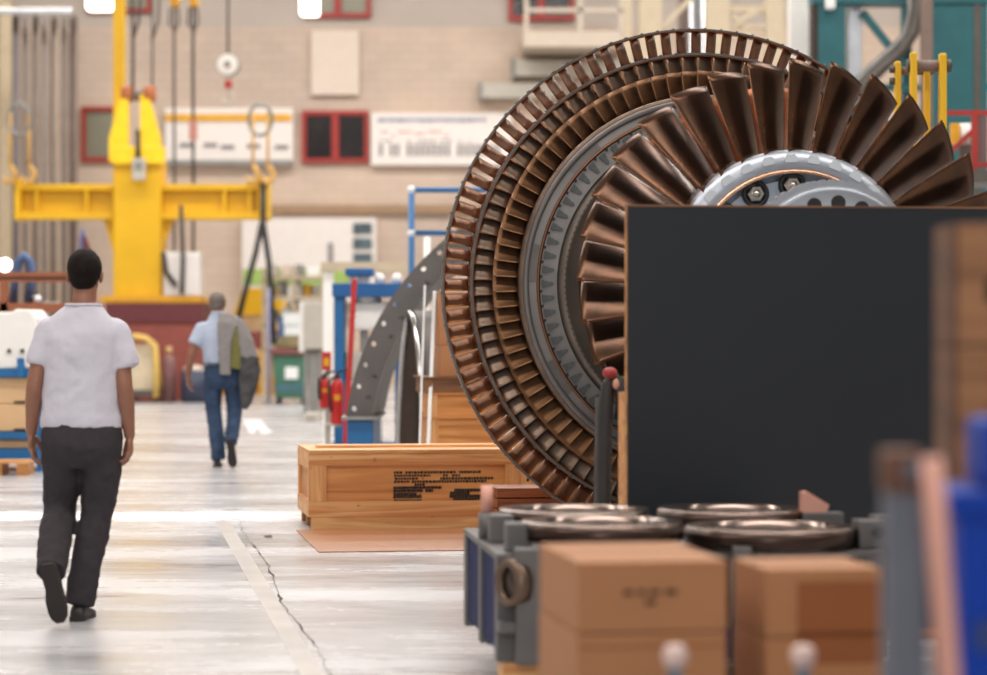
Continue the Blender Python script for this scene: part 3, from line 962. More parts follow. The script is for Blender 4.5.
# jacket: hangs from the shoulder down the back, its other half over the raised elbow
J = thing('jacket', 'grey jacket with olive lining slung over the shoulder of the farther walker', 'jacket', (p0.x, 27.2, 0), local=True)
def slab(mb, rows):
    """rows: list of strips, each a list of (x, y, z); thickened cloth made of flattened tubes along each column"""
    for i in range(len(rows) - 1):
        pass
    return mb
def cloth(rows, th):
    mb = MB()
    nr, nc = len(rows), len(rows[0])
    fr = [[mb.bm.verts.new(Vector(p)) for p in r] for r in rows]
    bk = [[mb.bm.verts.new(Vector(p) + Vector((0, th, 0))) for p in r] for r in rows]
    for i in range(nr - 1):
        for j in range(nc - 1):
            mb.bm.faces.new((fr[i][j], fr[i][j + 1], fr[i + 1][j + 1], fr[i + 1][j]))
            mb.bm.faces.new((bk[i][j], bk[i + 1][j], bk[i + 1][j + 1], bk[i][j + 1]))
    for i in range(nr - 1):
        mb.bm.faces.new((fr[i][0], fr[i + 1][0], bk[i + 1][0], bk[i][0]))
        mb.bm.faces.new((fr[i][-1], bk[i][-1], bk[i + 1][-1], fr[i + 1][-1]))
    for j in range(nc - 1):
        mb.bm.faces.new((fr[0][j], bk[0][j], bk[0][j + 1], fr[0][j + 1]))
        mb.bm.faces.new((fr[-1][j], fr[-1][j + 1], bk[-1][j + 1], bk[-1][j]))
    return mb
g = cloth([[(-0.02, 0.02, 1.565), (0.05, 0.02, 1.555), (0.12, 0.02, 1.535), (0.17, 0.02, 1.50)],
           [(-0.03, -0.10, 1.56), (0.05, -0.11, 1.545), (0.14, -0.10, 1.515), (0.22, -0.08, 1.46)],
           [(-0.035, -0.175, 1.45), (0.03, -0.18, 1.45), (0.10, -0.17, 1.44), (0.14, -0.165, 1.41)],
           [(-0.035, -0.19, 1.28), (0.02, -0.20, 1.28), (0.07, -0.19, 1.28), (0.105, -0.18, 1.28)],
           [(-0.02, -0.20, 1.10), (0.02, -0.205, 1.10), (0.06, -0.20, 1.10), (0.095, -0.19, 1.10)],
           [(-0.015, -0.19, 0.935), (0.02, -0.20, 0.93), (0.06, -0.20, 0.93), (0.09, -0.19, 0.93)]], 0.035)
skin_up(g, 'back_panel', M_jack, J, 0.010, 4, ((0.10, 0.022),))
g = cloth([[(0.10, 0.03, 1.54), (0.16, 0.03, 1.52), (0.20, 0.03, 1.49), (0.22, 0.03, 1.46)],
           [(0.10, -0.12, 1.50), (0.18, -0.12, 1.48), (0.24, -0.10, 1.43), (0.27, -0.06, 1.40)],
           [(0.165, -0.16, 1.36), (0.22, -0.16, 1.34), (0.28, -0.13, 1.31), (0.31, -0.08, 1.29)],
           [(0.18, -0.17, 1.22), (0.24, -0.17, 1.20), (0.31, -0.14, 1.18), (0.345, -0.09, 1.17)],
           [(0.19, -0.17, 1.12), (0.25, -0.17, 1.10), (0.34, -0.14, 1.09), (0.375, -0.09, 1.08)]], 0.035)
skin_up(g, 'shoulder_panel', M_jack, J, 0.010, 4, ((0.10, 0.02),))
g = cloth([[(0.09, -0.155, 1.44), (0.13, -0.155, 1.43), (0.17, -0.15, 1.42)],
           [(0.09, -0.165, 1.25), (0.14, -0.165, 1.25), (0.20, -0.16, 1.25)],
           [(0.08, -0.17, 1.00), (0.14, -0.17, 0.99), (0.19, -0.165, 0.98)]], 0.03)
skin_up(g, 'lining', M_oliv, J, 0.010, 3, ((0.08, 0.012),), 'olive lining')
g = cloth([[(0.18, -0.15, 1.12), (0.25, -0.16, 1.13), (0.32, -0.15, 1.12), (0.37, -0.12, 1.10)],
           [(0.175, -0.15, 0.95), (0.25, -0.17, 0.95), (0.33, -0.15, 0.95), (0.385, -0.12, 0.96)],
           [(0.18, -0.15, 0.78), (0.24, -0.165, 0.76), (0.30, -0.15, 0.76), (0.35, -0.12, 0.80)],
           [(0.20, -0.15, 0.60), (0.235, -0.16, 0.57), (0.26, -0.15, 0.58), (0.275, -0.13, 0.62)]], 0.06)
skin_up(g, 'hanging_sleeve', M_jdark, J, 0.010, 3, ((0.07, 0.03),), 'dark grey hanging half')
# ------------------------------------------------------------------ far end of the hall
M_yel = mat('crane_yellow', (224, 174, 3), 0.45, var=0.08, scale=1.5)
M_yel2 = mat('deep_yellow', (214, 156, 30), 0.5, var=0.1)
M_blk2 = mat('black_rubber', (38, 36, 36), 0.6)
M_white = mat('white_board_face', (222, 214, 208), 0.5, var=0.03)
M_cream = mat('cream_panel', (206, 190, 176), 0.6, var=0.03)
M_ink = mat('grey_print', (130, 124, 124), 0.7)
M_inkb = mat('blue_grey_print', (150, 152, 168), 0.7)
M_green = mat('light_green_print', (150, 176, 92), 0.6)
M_steel = mat('grey_steel', (140, 138, 134), 0.45, 0.6, var=0.12)
M_dsteel = mat('dark_steel', (92, 86, 80), 0.5, 0.6, var=0.15)
M_rope = mat('steel_rope', (96, 88, 82), 0.6, 0.3, var=0.2, scale=30)
M_roped = mat('dark_rope', (64, 56, 52), 0.7, var=0.2, scale=30)
M_beige = mat('beige_steel', (184, 168, 142), 0.6, var=0.06)
M_teal = mat('teal_steel', (22, 88, 94), 0.5, var=0.12, scale=3)
M_blue = mat('blue_steel', (20, 96, 150), 0.45, var=0.1)
M_dblue = mat('dark_blue_steel', (20, 88, 148), 0.45, var=0.1)
M_redp = mat('red_paint', (190, 34, 28), 0.4, var=0.1)
M_rust = mat('red_oxide', (142, 72, 62), 0.6, var=0.12)
M_maroon = mat('maroon_paint', (98, 40, 44), 0.55, var=0.12)
M_orange = mat('orange_steel', (176, 100, 56), 0.6, var=0.12)
M_gbin = mat('green_plastic', (58, 106, 84), 0.5, var=0.08)
M_lbl = mat('label_white', (226, 228, 226), 0.6, var=0.02)
M_greyb = mat('grey_cabinet', (186, 180, 168), 0.55, var=0.05)
M_wht = mat('white_paint', (232, 228, 222), 0.45, var=0.03)
M_brn = mat('brown_column', (112, 92, 82), 0.6, var=0.1)
M_alu = mat('bright_duct', (196, 198, 202), 0.3, 0.8, var=0.1)
M_pic = mat('dark_picture', (70, 86, 92), 0.5, var=0.5, scale=4)

def T(name, label, cat, px, py, Y, group=None):
    return thing(name, label, cat, W(px, py, Y), group)
def glyphs(mb, x0, y0, x1, y1, Y, rows, wmin=1.2, wmax=3.5, gap=0.9, fill=0.55, seed=1, skip=0.12, thick=0.012):
    """unreadable rows of print: short marks on a frontal board"""
    r = random.Random(seed)
    h = (y1 - y0) / rows
    for i in range(rows):
        x = x0 + r.uniform(0, 3)
        end = x1 - r.uniform(0, (x1 - x0) * 0.25)
        while x < end:
            w_ = r.uniform(wmin, wmax)
            if r.random() > skip:
                mb.pxb(x, y0 + h * i, min(x + w_, end), y0 + h * (i + fill * r.uniform(0.75, 1.0)), Y - thick, thick)
            x += w_ + gap
    return mb

# boards on the far wall
o = T('notice_board', 'long white board with a yellow strip and small dark captions, behind the crane hook', 'board', 236, 165, 63.8)
MB().pxb(165, 108, 293, 165, 63.80, 0.19).build('board_panel', M_white, o)
MB().pxb(165, 114, 291, 121, 63.76, 0.04).build('yellow_strip', M_yel2, o)
for x in (180, 204, 221, 247, 275):
    MB().pxb(x, 143 + (x % 3), x + 13, 147 + (x % 3), 63.77, 0.03).build('caption', M_ink, o)
MB().pxb(165, 160, 293, 165, 63.74, 0.06).build('bottom_rail', M_steel, o)
o = T('notice_board', 'long white board of dense grey print to the right of the dark red-framed window', 'board', 440, 165, 63.8)
MB().pxb(371, 113, 512, 165, 63.80, 0.19).build('board_panel', M_white, o)
glyphs(MB(), 376, 118, 520, 123, 63.79, 1, 4, 9, 1, 0.8, 5, 0.02).build('heading', M_inkb, o)
mb = MB()
r = random.Random(4)
for i in range(22):
    x = 379 + i * 5.6
    MB().pxb(x, 144, x + 3.4, 156, 63.79, 0.02).build('printed_column', M_ink, o) if r.random() > 0.15 else None
glyphs(mb, 378, 140, 500, 143, 63.79, 1, 2, 4, 2, 0.7, 8, 0.3)
mb.build('printed_line', M_ink, o)
M_rp = mat('red_print', (196, 140, 130), 0.7)
for x0_, x1_, y_ in ((381, 388, 131), (391, 395, 135), (398, 412, 131), (415, 424, 133), (428, 441, 131), (444, 449, 135)):
    MB().pxb(x0_, y_, x1_, y_ + 1.6, 63.79, 0.02).build('red_note', M_rp, o)
o = T('notice_board', 'large white board with a green foot and dark pictures at its right end', 'board', 308, 300, 63.6)
MB().pxb(242, 218, 376, 302, 63.60, 0.4).build('board_panel', M_white, o)
MB().pxb(243, 269, 350, 285, 63.57, 0.03).build('green_band', M_green, o)
for y in (223, 238, 253):
    MB().pxb(353, y, 372, y + 11, 63.57, 0.03).build('picture', M_pic, o)
MB().pxb(328, 243, 333, 266, 63.57, 0.03).build('printed_mark', M_ink, o)
tag(MB().pxb(311, 30, 359, 95, 63.85, 0.15, 0.02).build('wall_panel', M_cream), 'plain cream square panel high on the far wall above the dark window', 'panel')
o = T('wall_duct', 'pale grey duct on the far wall just left of the rotor rim, lower of two', 'duct', 510, 98, 63.6)
MB().pxb(480, 83, 560, 98, 63.6, 0.35, 0.03).build('duct_body', M_greyb, o)
MB().pxb(478, 81, 482, 100, 63.55, 0.42, 0.02).build('duct_flange', M_steel, o)
o = T('wall_duct', 'pale grey duct on the far wall under the white balcony, upper of two', 'duct', 545, 76, 63.6)
MB().pxb(513, 60, 640, 76, 63.6, 0.35, 0.03).build('duct_body', M_greyb, o)
MB().pxb(511, 57, 515, 79, 63.55, 0.42, 0.02).build('duct_flange', M_steel, o)
# balcony
M_balc = mat('balcony_paint', (184, 170, 154), 0.6, var=0.05)
o = T('balcony', 'white steel balcony with railing high on the far wall above the rotor', 'balcony', 572, 47, 62.0)
MB().pxb(523, 31, 622, 47, 62.0, 2.0, 0.02).build('balcony_floor', M_balc, o)
for x in (524, 578, 619):
    MB().pxb(x, -30, x + 4.5, 31, 62.0, 0.1).build('balcony_post', M_balc, o)
for y in (-26, 8):
    MB().pxb(528, y, 622, y + 4, 62.0, 0.1).build('balcony_rail', M_balc, o)
# hanging lamps
for (x0, y0, x1, y1, Y, lb) in ((86, -14, 110, 9, 59, 'wide bright lamp at the top left beside the yellow mast'), (300, -14, 318, 14, 59, 'narrow bright lamp at the top edge beside the red-framed window')):
    o = T('hanging_lamp', lb, 'lamp', (x0 + x1) / 2, y1, Y, 'bright lamps under the roof')
    MB().pxb(x0, y0, x1, y1, Y, 0.5, 0.05).build('lamp_diffuser', M_lampon, o)
    MB().pxb(x0 + 1, y0 - 6, x1 - 1, y0, Y, 0.5, 0.04).build('lamp_housing', M_greyb, o)
    a_ = W((x0 + x1) / 2, y0 - 6, Y)
    MB().cyl((a_.x, Y + 0.25, a_.z), (a_.x, Y + 0.25, 13.0), 0.02).build('lamp_cable', M_blk2, o)

# bundle of pipes at the far left
cols = [(110, 104, 106), (134, 124, 118), (160, 150, 142), (122, 108, 98), (148, 138, 132), (104, 92, 86), (150, 136, 122), (126, 116, 110), (92, 78, 72), (116, 100, 92)]
xs = [12.5, 21, 28, 33, 40, 47, 53, 60, 66, 72.5]
wd = [6.5, 4.5, 4, 5.5, 5, 5, 4.5, 5, 4.5, 5]
for i in range(10):
    a_, c_ = W(xs[i], 300, 61.5), W(xs[i] + wd[i], 16, 61.5)
    rr = (c_.x - a_.x) / 2
    tag(MB().cyl(((a_.x + c_.x) / 2, 61.5 + (i % 3) * 0.25, 0), ((a_.x + c_.x) / 2, 61.5 + (i % 3) * 0.25, c_.z), rr, n=14).build('vertical_pipe', mat('pipe_paint', cols[i], 0.6, 0.2, var=0.1)),
        'tall vertical pipe by the far left wall end, %s from the left of the row' % ORD[i], 'pipe', 'vertical pipes at the far left')
tag(MB().pxb(-30, 8, 72, 14, 61.0, 0.25, 0.02).build('pipe_rail', M_alu), 'bright horizontal rail across the top of the vertical pipes', 'rail')

# yellow lifting traverse and its mast
Yc = 52.0
o = T('lifting_traverse', 'large yellow steel lifting traverse standing on the maroon plinth at the far end', 'lifting beam', 138, 298, Yc)
mb = MB().pxb(113, 162, 161, 299, Yc - 0.3, 0.9, 0.03)
mb.build('traverse_column', M_yel, o)
for x0, x1, nm in ((18, 113, 'beam_arm'), (161, 260, 'beam_arm')):
    mb = MB().pxb(x0, 184, x1, 190, Yc - 0.15, 0.62, 0.01).pxb(x0, 212, x1, 219, Yc - 0.15, 0.62, 0.01).pxb(x0, 189, x1, 213, Yc + 0.08, 0.2)
    for xr in ((x0 + 17, x1 - 28) if x0 < 100 else (x0 + 62, x1 - 12)):
        mb.pxb(xr, 189, xr + 3, 213, Yc - 0.13, 0.58)
    mb.build(nm, M_yel, o)
for x0, x1 in ((14, 20), (258, 268)):
    MB().pxb(x0, 178, x1, 220, Yc - 0.25, 0.8, 0.02).build('end_plate', M_yel, o)
for s, xa, xb in ((-1, 113, 103), (1, 161, 173)):
    q = [W(xa, 219, Yc), W(xb, 219, Yc), W(xa, 252, Yc)]
    MB().prism([(v.x, v.z) for v in q], Yc + 0.05, Yc + 0.25).build('gusset', M_yel, o)
M_yelb = mat('bright_yellow', (250, 206, 22), 0.4, var=0.06)
for xa, xb, xc, xd in ((112, 124, 131, 127), (143, 149, 162, 147)):
    q = [W(xa if xa < 120 else 143, 140, Yc), W(124 if xa < 120 else 143, 96, Yc), W(131 if xa < 120 else 151, 96, Yc), W(131 if xa < 120 else 163, 140, Yc), W(131 if xa < 120 else 163, 163, Yc), W(112 if xa < 120 else 143, 163, Yc)]
    MB().prism([(v.x, v.z) for v in q], Yc - 0.42, Yc - 0.22).build('hook_lug', M_yelb, o)
MB().pxb(112, 146, 163, 164, Yc - 0.44, 0.5, 0.03).build('hook_collar', M_yelb, o)
a_, c_ = W(124, 96, Yc - 0.3), W(153, 96, Yc - 0.3)
MB().cyl(a_, c_, 0.10).build('hook_pin', M_brn, o)
for x in (127, 150):
    p = W(x, 94, Yc - 0.3)
    MB().cyl((p.x - 0.1, p.y, p.z), (p.x + 0.1, p.y, p.z), 0.16).build('pin_cap', M_orange, o)
lc = MB().pxb(132, 158, 145, 180, Yc - 0.62, 0.16, 0.03).build('load_cell', M_greyb, o)
MB().pxb(135, 162, 142, 170, Yc - 0.64, 0.03).build('load_display', M_steel, lc)
p, q = W(138, 130, Yc - 0.4), W(138, 158, Yc - 0.5)
MB().cyl(p, q, 0.05).build('shackle_link', M_dsteel, o)
MB().pxb(100, 296, 200, 303, Yc - 0.5, 1.5, 0.02).build('traverse_foot', M_yel2, o)
tag(MB().pxb(113, -40, 124, 304, Yc + 1.2, 0.25, 0.01).build('yellow_mast', M_yel), 'slim tall yellow mast rising behind the yellow lifting traverse', 'mast')

# hoist ropes (each with its yellow end block)
for i, (x, y1, Y, m, wpx) in enumerate(((132.5, 96, Yc, M_roped, 4), (152, 92, Yc, M_rope, 3), (174, 300, 55, M_rope, 3.6), (193, 300, 55, M_roped, 4))):
    lb = ['dark hoist rope running up from the traverse hook, nearest the mast', 'grey hoist rope running up from the right end of the hook pin', 'grey hoist rope hanging behind the beam, left of the darkest one', 'dark hoist rope with a pink tag, rightmost of the four ropes'][i]
    o = T('hoist_rope', lb, 'rope', x, y1, Y, 'hoist ropes')
    p, q = W(x, y1, Y - 0.3), W(x, -70, Y - 0.3)
    r_ = wpx / 2 * Y / F
    MB().tube([p, p.lerp(q, 0.3) + Vector((0.01, 0, 0)), p.lerp(q, 0.6), q], r_ * 0.8, n=8).build('rope_run', m, o)
    if i > 1:
        MB().pxb(x - 4, -10, x + 4, 6, Y - 0.5, 0.4, 0.04).build('rope_block', M_yel2, o)
        MB().tube([W(x - 4, 8, Y - 0.3), W(x - 5, 24, Y - 0.3), W(x + 1, 32, Y - 0.3), W(x + 5, 22, Y - 0.3), W(x + 4, 8, Y - 0.3)], 0.025, n=6).build('rope_eye', m, o)
    else:
        MB().tube([W(x, 40, Y - 0.3), W(x + 6, 22, Y - 0.3), W(x + 8, -10, Y - 0.3)], 0.03, n=6).build('rope_tail', m, o)
    if i == 3:
        MB().pxb(189, 120, 197, 140, Y - 0.38, 0.06).build('rope_tag', mat('pink_tag', (196, 140, 132), 0.7), o)
# slings
M_slg = mat('dull_yellow', (206, 160, 84), 0.5)
def sling(px, x0, x1, y0, y1, Y, label):
    o = T('chain_sling', label, 'sling', px, y1, Y, 'yellow hook slings')
    top = W((x0 + x1) / 2, y0, Y)
    rg = [top + Vector((0.22 * math.sin(2 * PI * k / 20), 0, 0.30 * math.cos(2 * PI * k / 20) - 0.3)) for k in range(20)]
    MB().tube(rg, 0.035, n=8, closed=True).build('sling_ring', M_steel, o)
    for x in (x0, x1):
        p, q = W(x, y0 + 8, Y), W(x, y1 - 12, Y)
        c_ = MB().tube([p, p.lerp(q, 0.5), q], 0.03, n=8).build('sling_leg', M_slg, o)
        h = W(x, y1 - 10, Y)
        MB().tube([h + Vector((0, 0, 0.1)), h + Vector((0.10, 0, -0.05)), h + Vector((0.06, 0, -0.22)), h + Vector((-0.06, 0, -0.24)), h + Vector((-0.13, 0, -0.12))], [0.045, 0.055, 0.06, 0.05, 0.025], n=8).build('hook', M_slg, c_)
sling(17, 10, 29, 104, 180, Yc - 0.34, 'yellow two-legged hook sling at the left end of the yellow beam')
sling(260, 253, 268, 104, 180, Yc - 0.34, 'yellow two-legged hook sling at the right end of the yellow beam')
# black slings hanging from the beam end
o = T('rope_sling', 'black rope sling hanging in two strands from the right end of the yellow beam', 'sling', 262, 340, Yc - 0.8)
for pts in (((263, 182), (263, 222), (269, 262), (274, 345)), ((262, 222), (256, 252), (247, 285), (238, 320))):
    MB().tube([W(x, y, Yc - 0.32) for x, y in pts], 0.055, n=8).build('strand', M_blk2, o)
o = T('rope_sling', 'black rope sling hanging in a bow beneath the yellow beam, beside the cream cabinet', 'sling', 186, 300, Yc + 1)
MB().tube([W(x, y, Yc - 0.56) for x, y in ((181, 205), (183, 260), (182, 294))], 0.042, n=8).build('strand', M_roped, o)
MB().tube([W(x, y, Yc - 0.56) for x, y in ((163, 252), (166, 272), (176, 286))], 0.05, n=8).build('strand', M_roped, o)
# crane scale
o = T('crane_scale', 'round white dial scale with a red block hanging on a thin cable', 'scale', 228, 105, 57)
c_ = W(228, 65, 57)
MB().cyl((c_.x, 56.9, c_.z), (c_.x, 57.15, c_.z), 0.245, n=32).build('dial_case', M_steel, o)
fc = MB().cyl((c_.x, 56.86, c_.z), (c_.x, 56.91, c_.z), 0.22, n=32).build('dial_face', M_wht, o)
MB().cyl((c_.x, 56.84, c_.z), (c_.x, 56.87, c_.z), 0.07, n=18).build('dial_hub', M_ink, fc)
MB().pxb(224.5, 80, 231.5, 88, 56.95, 0.2, 0.03).build('red_block', M_redp, o)
hk = c_ + Vector((0, 0, -0.72))
MB().tube([hk + Vector((0, 0, 0.22)), hk + Vector((0.1, 0, 0.08)), hk + Vector((0.06, 0, -0.1)), hk + Vector((-0.08, 0, -0.1)), hk + Vector((-0.1, 0, 0))], 0.035, n=8).build('scale_hook', M_greyb, o)
MB().cyl(c_ + Vector((0, 0, 0.22)), (c_.x, 57, 13.0), 0.025).build('scale_cable', M_dsteel, o)

# maroon plinth below, cream cabinet on it
o = T('steel_plinth', 'red-brown steel plinth with a maroon top edge under the yellow traverse', 'plinth', 155, 394, Yc - 0.6)
a_ = W(108, 303, Yc - 0.6); c_ = W(201, 322, Yc - 0.6)
MB().b(a_.x, c_.x, Yc - 0.6, Yc + 2.6, 0.0, W(0, 322, Yc - 0.6).z).build('plinth_body', M_rust, o)
MB().b(a_.x - 0.05, c_.x + 0.05, Yc - 0.65, Yc + 2.6, W(0, 322, Yc - 0.6).z, W(0, 303, Yc - 0.6).z).build('plinth_top', M_maroon, o)
o = T('cabinet', 'cream metal cabinet standing on the yellow foot beam beside the yellow column', 'cabinet', 182, 296, Yc - 0.45)
MB().pxb(164, 252, 200, 295.6, Yc - 0.45, 0.5, 0.02).build('cabinet_body', M_wht, o)
MB().pxb(166, 256, 181, 295, Yc - 0.48, 0.04).build('cabinet_door', M_white, o)
MB().pxb(184, 256, 198, 295, Yc - 0.48, 0.04).build('cabinet_door', M_white, o)

# roll cage, drum and trolley in front of the plinth
Yr = 53.0; fl_ = HY + 3807 / 50.0
o = T('roll_cage', 'tall cage trolley with a curved yellow tube frame in front of the red-brown plinth', 'trolley', 145, fl_, 50)
for dy in (0, 0.7):
    MB().tube([W(131, 336, 50 + dy), W(146, 338, 50 + dy), W(155, 346, 50 + dy), W(156, 360, 50 + dy), Vector((W(156, 0, 50).x, 50 + dy, 0.1))], 0.055, n=8).build('tube_frame', mat('pale_yellow_tube', (222, 186, 96), 0.5), o)
MB().pxb(128, 345, 154, fl_ - 8, 50.1, 0.6, 0.05).build('sacking', mat('beige_sacking', (206, 190, 162), 0.9, var=0.15), o)
a_ = W(128, 0, 50); c_ = W(157, 0, 50)
MB().b(a_.x, c_.x, 50, 50.8, 0.12, 0.24).build('cage_base', M_dsteel, o)
for x in (a_.x + 0.06, c_.x - 0.06):
    for y in (50.08, 50.72):
        MB().cyl((x - 0.02, y, 0.06), (x + 0.02, y, 0.06), 0.06).build('castor', M_blk2, o)
o = T('drum', 'small blue drum with a pale cloth on it before the red-brown plinth', 'drum', 181, fl_, 50)
c_ = W(192, 0, 50)
MB().lathe([(0, 0), (0.24, 0), (0.25, 0.3), (0.24, 0.6), (0, 0.6)], n=24, c=(c_.x, 50.3, 0.0), closed=False).build('drum_body', mat('navy_drum', (52, 58, 80), 0.5), o)
MB().ball((c_.x, 50.3, 0.62), (0.2, 0.2, 0.08)).build('cloth', M_cream, o)
o = T('gas_cylinder', 'slim pale gas cylinder with a brass valve standing left of the blue drum', 'cylinder', 168, fl_, 50)
c_ = W(167, 0, 50)
MB().lathe([(0, 0), (0.13, 0), (0.13, 0.75), (0.09, 0.86), (0.04, 0.92), (0, 0.92)], n=20, c=(c_.x, 50.3, 0), closed=False).build('cylinder_body', mat('dusky_pink_paint', (122, 84, 82), 0.5), o)
MB().cyl((c_.x, 50.3, 0.9), (c_.x, 50.3, 1.05), 0.06).build('valve', mat('brass', (200, 168, 120), 0.35, 0.6), o)

# yellow skip with red stand right of the far worker
o = T('yellow_skip', 'yellow tapered skip on a red beam behind the far worker', 'skip', 258, 392, 56)
q = [W(243, 288, 56), W(278, 288, 56), W(283, 315, 56), W(233, 315, 56)]
MB().prism([(v.x, v.z) for v in q], 56, 57.4).build('skip_body', M_yel, o)
MB().pxb(234, 315, 284, 330, 56.05, 1.3).build('skip_skirt', mat('tan_skirt', (196, 164, 120), 0.7), o)
MB().pxb(238, 331, 288, 349, 56, 1.4).build('red_beam', M_rust, o)
for x in (205, 258):
    a_, c_ = W(x, 350, 56), W(x + 13, 350, 56)
    MB().b(a_.x, c_.x, 56.0, 56.4, 0.0, a_.z).build('yellow_leg', M_yel2, o)
o2 = MB(); a_, c_ = W(203, 350, 56), W(290, 350, 56)
o2.b(a_.x, c_.x, 56.4, 57.3, 0.0, 0.35).build('yellow_base', M_yel2, o)

# racking, control box and notice papers in the middle distance
o = T('storage_rack', 'beige storage rack with mixed parts behind the green bin', 'rack', 300, 396, 52)
for x in (262, 292, 322):
    a_ = W(x, 268, 52); c_ = W(x + 4, 268, 52)
    MB().b(a_.x, c_.x, 52, 52.1, 0, a_.z).build('rack_post', M_beige, o)
    MB().b(a_.x, c_.x, 53.2, 53.3, 0, a_.z).build('rack_post', M_beige, o)
for y in (276, 296, 320, 344):
    MB().pxb(262, y, 326, y + 3.5, 51.95, 1.4).build('rack_shelf', M_beige, o)
rr = random.Random(11)
for sh_, yy in ((0, 276), (1, 296), (2, 320), (3, 344)):
    x = 267
    k = 0
    while x < 318:
        w_ = rr.uniform(7, 13); h_ = rr.uniform(8, 15)
        ob = MB().pxb(x, yy - h_, x + w_, yy, 52.25, 0.6, 0.02).build('storage_box', [M_greyb, M_cream, M_steel, M_lbl, M_yel2][(k + sh_) % 5])
        tag(ob, '%s storage box, %s on the %s shelf of the beige rack' % (['grey', 'cream', 'steel', 'white', 'yellow'][(k + sh_) % 5], ORD[k] + ' from the left', ['top', 'second', 'third', 'lowest'][sh_]), 'box', 'boxes on the beige rack')
        x += w_ + rr.uniform(1.5, 5); k += 1
o = T('guard_post', 'thin violet-blue post standing left of the green bin', 'post', 270, 404, 49)
a_ = W(268.5, 288, 49)
MB().cyl((a_.x, 49, 0.02), (a_.x, 49, a_.z), 0.026).build('post_tube', mat('violet_blue_paint', (136, 138, 172), 0.5), o)
MB().b(a_.x - 0.12, a_.x + 0.12, 48.9, 49.1, 0, 0.03).build('post_foot', M_steel, o)
o = T('wheeled_bin', 'dark green wheeled waste bin with a white label at the aisle edge', 'bin', 290, 404.7, 49)
a_, c_ = W(272, 355, 49), W(308, 355, 49)
q = [(a_.x + 0.06, 0.12), (c_.x - 0.06, 0.12), (c_.x, a_.z), (a_.x, a_.z)]
bb = MB().prism(q, 49.0, 49.75).build('bin_body', M_gbin, o)
bv = bb.modifiers.new('b', 'BEVEL'); bv.width = 0.03; bv.segments = 2; bake(bb)
MB().b(a_.x - 0.03, c_.x + 0.03, 48.95, 49.8, a_.z, a_.z + 0.10, 0.02).build('bin_lid', mat('dark_red_lid', (110, 62, 56), 0.5), o)
MB().pxb(285, 367, 298, 379, 48.96, 0.05).build('bin_label', M_lbl, o)
MB().pxb(274, 384, 305, 392, 48.99, 0.03).build('blue_band', mat('teal_band', (62, 100, 110), 0.5), o)
for x in (a_.x + 0.1, c_.x - 0.1):
    for y in (49.12, 49.62):
        MB().cyl((x - 0.03, y, 0.08), (x + 0.03, y, 0.08), 0.08).build('wheel', M_blk2, o)
o = T('cable_heap', 'small olive-brown heap of hose lying on the green bin lid', 'hose', 290, 352, 49.3)
hp = [Vector((W(290, 0, 49.3).x + 0.26 * math.cos(k * 0.5) * (1 - k * 0.008), 49.35 + 0.2 * math.sin(k * 0.5), a_.z + 0.135 + k * 0.004)) for k in range(50)]
MB().tube(hp, 0.03, n=6).build('hose_coil', mat('olive_hose', (140, 128, 92), 0.7), o)
o = T('control_box', 'tall beige-grey control cabinet on legs behind the fire extinguishers', 'cabinet', 313, 412, 44)
MB().pxb(302, 303, 325, 352, 44, 0.5, 0.02).build('cabinet_body', M_greyb, o)
MB().pxb(299, 302, 303, 352, 43.98, 0.3).build('cabinet_door', M_wht, o)
for x in (305, 321):
    a_ = W(x, 352, 44)
    MB().b(a_.x - 0.03, a_.x + 0.03, 44.1, 44.3, 0, a_.z).build('cabinet_leg', M_steel, o)
o = T('paper_board', 'blue-backed board of white papers hanging on the beige rack beside the control cabinet', 'board', 290, 336, 51.9)
MB().pxb(279, 316, 300, 337, 51.88, 0.06).build('board_panel', M_blue, o)
MB().pxb(283, 313, 300, 325, 51.84, 0.04).build('paper', M_lbl, o)
MB().pxb(284, 326, 300, 335, 51.84, 0.04).build('paper', M_lbl, o)
o = T('steel_bollard', 'grey steel guard plate standing beside the green bin', 'guard', 313, 418, 42)
a_, c_ = W(309, 352, 42), W(318, 352, 42)
MB().b(a_.x, c_.x, 42, 42.9, 0, a_.z, 0.02).build('guard_body', M_steel, o)
MB().b(a_.x - 0.05, c_.x + 0.05, 41.9, 42.95, a_.z, a_.z + 0.05).build('guard_cap', M_dsteel, o)
# ------------------------------------------------------------------ middle distance
BA = math.radians(8.6)     # the hall's own direction: things stand square to it
def TR(name, label, cat, px, Y, z=0.0, group=None):
    """thing standing square to the hall; local x right, y back, z up from its front left corner"""
    return thing(name, label, cat, ((px - CX) * Y / F, Y, z), group, local=True, rotz=BA)
M_pine = wood('pine_boards', (222, 172, 114), (190, 126, 70), 0, 1.0, 0.5)
M_pinev = wood('pine_boards_upright', (220, 168, 110), (188, 124, 70), 2, 1.0, 0.5)
M_pined = wood('darker_pine', (188, 130, 70), (142, 86, 38), 0, 1.0, 0.55)
M_ply = wood('orange_plywood', (208, 146, 82), (172, 104, 48), 0, 0.8, 0.5, knots=False)
M_brown = wood('brown_old_wood', (134, 92, 58), (92, 58, 36), 0, 1.0, 0.65)
M_redw = wood('reddish_plank', (150, 84, 44), (96, 46, 22), 0, 1.0, 0.35, knots=False)
M_card = mat('cardboard', (164, 112, 72), 0.75, var=0.05, scale=3)
M_card2 = mat('tan_carton', (206, 170, 128), 0.75, var=0.05, scale=3)
M_stencil = mat('black_stencil', (34, 26, 22), 0.8)
M_dark = mat('dark_gap', (46, 34, 26), 0.8)
M_orange = mat('brown_orange_steel', (156, 92, 60), 0.6, var=0.12)
M_cast = mat('grey_cast_steel', (94, 89, 86), 0.45, 0.5, var=0.15, scale=3, bump=0.1)
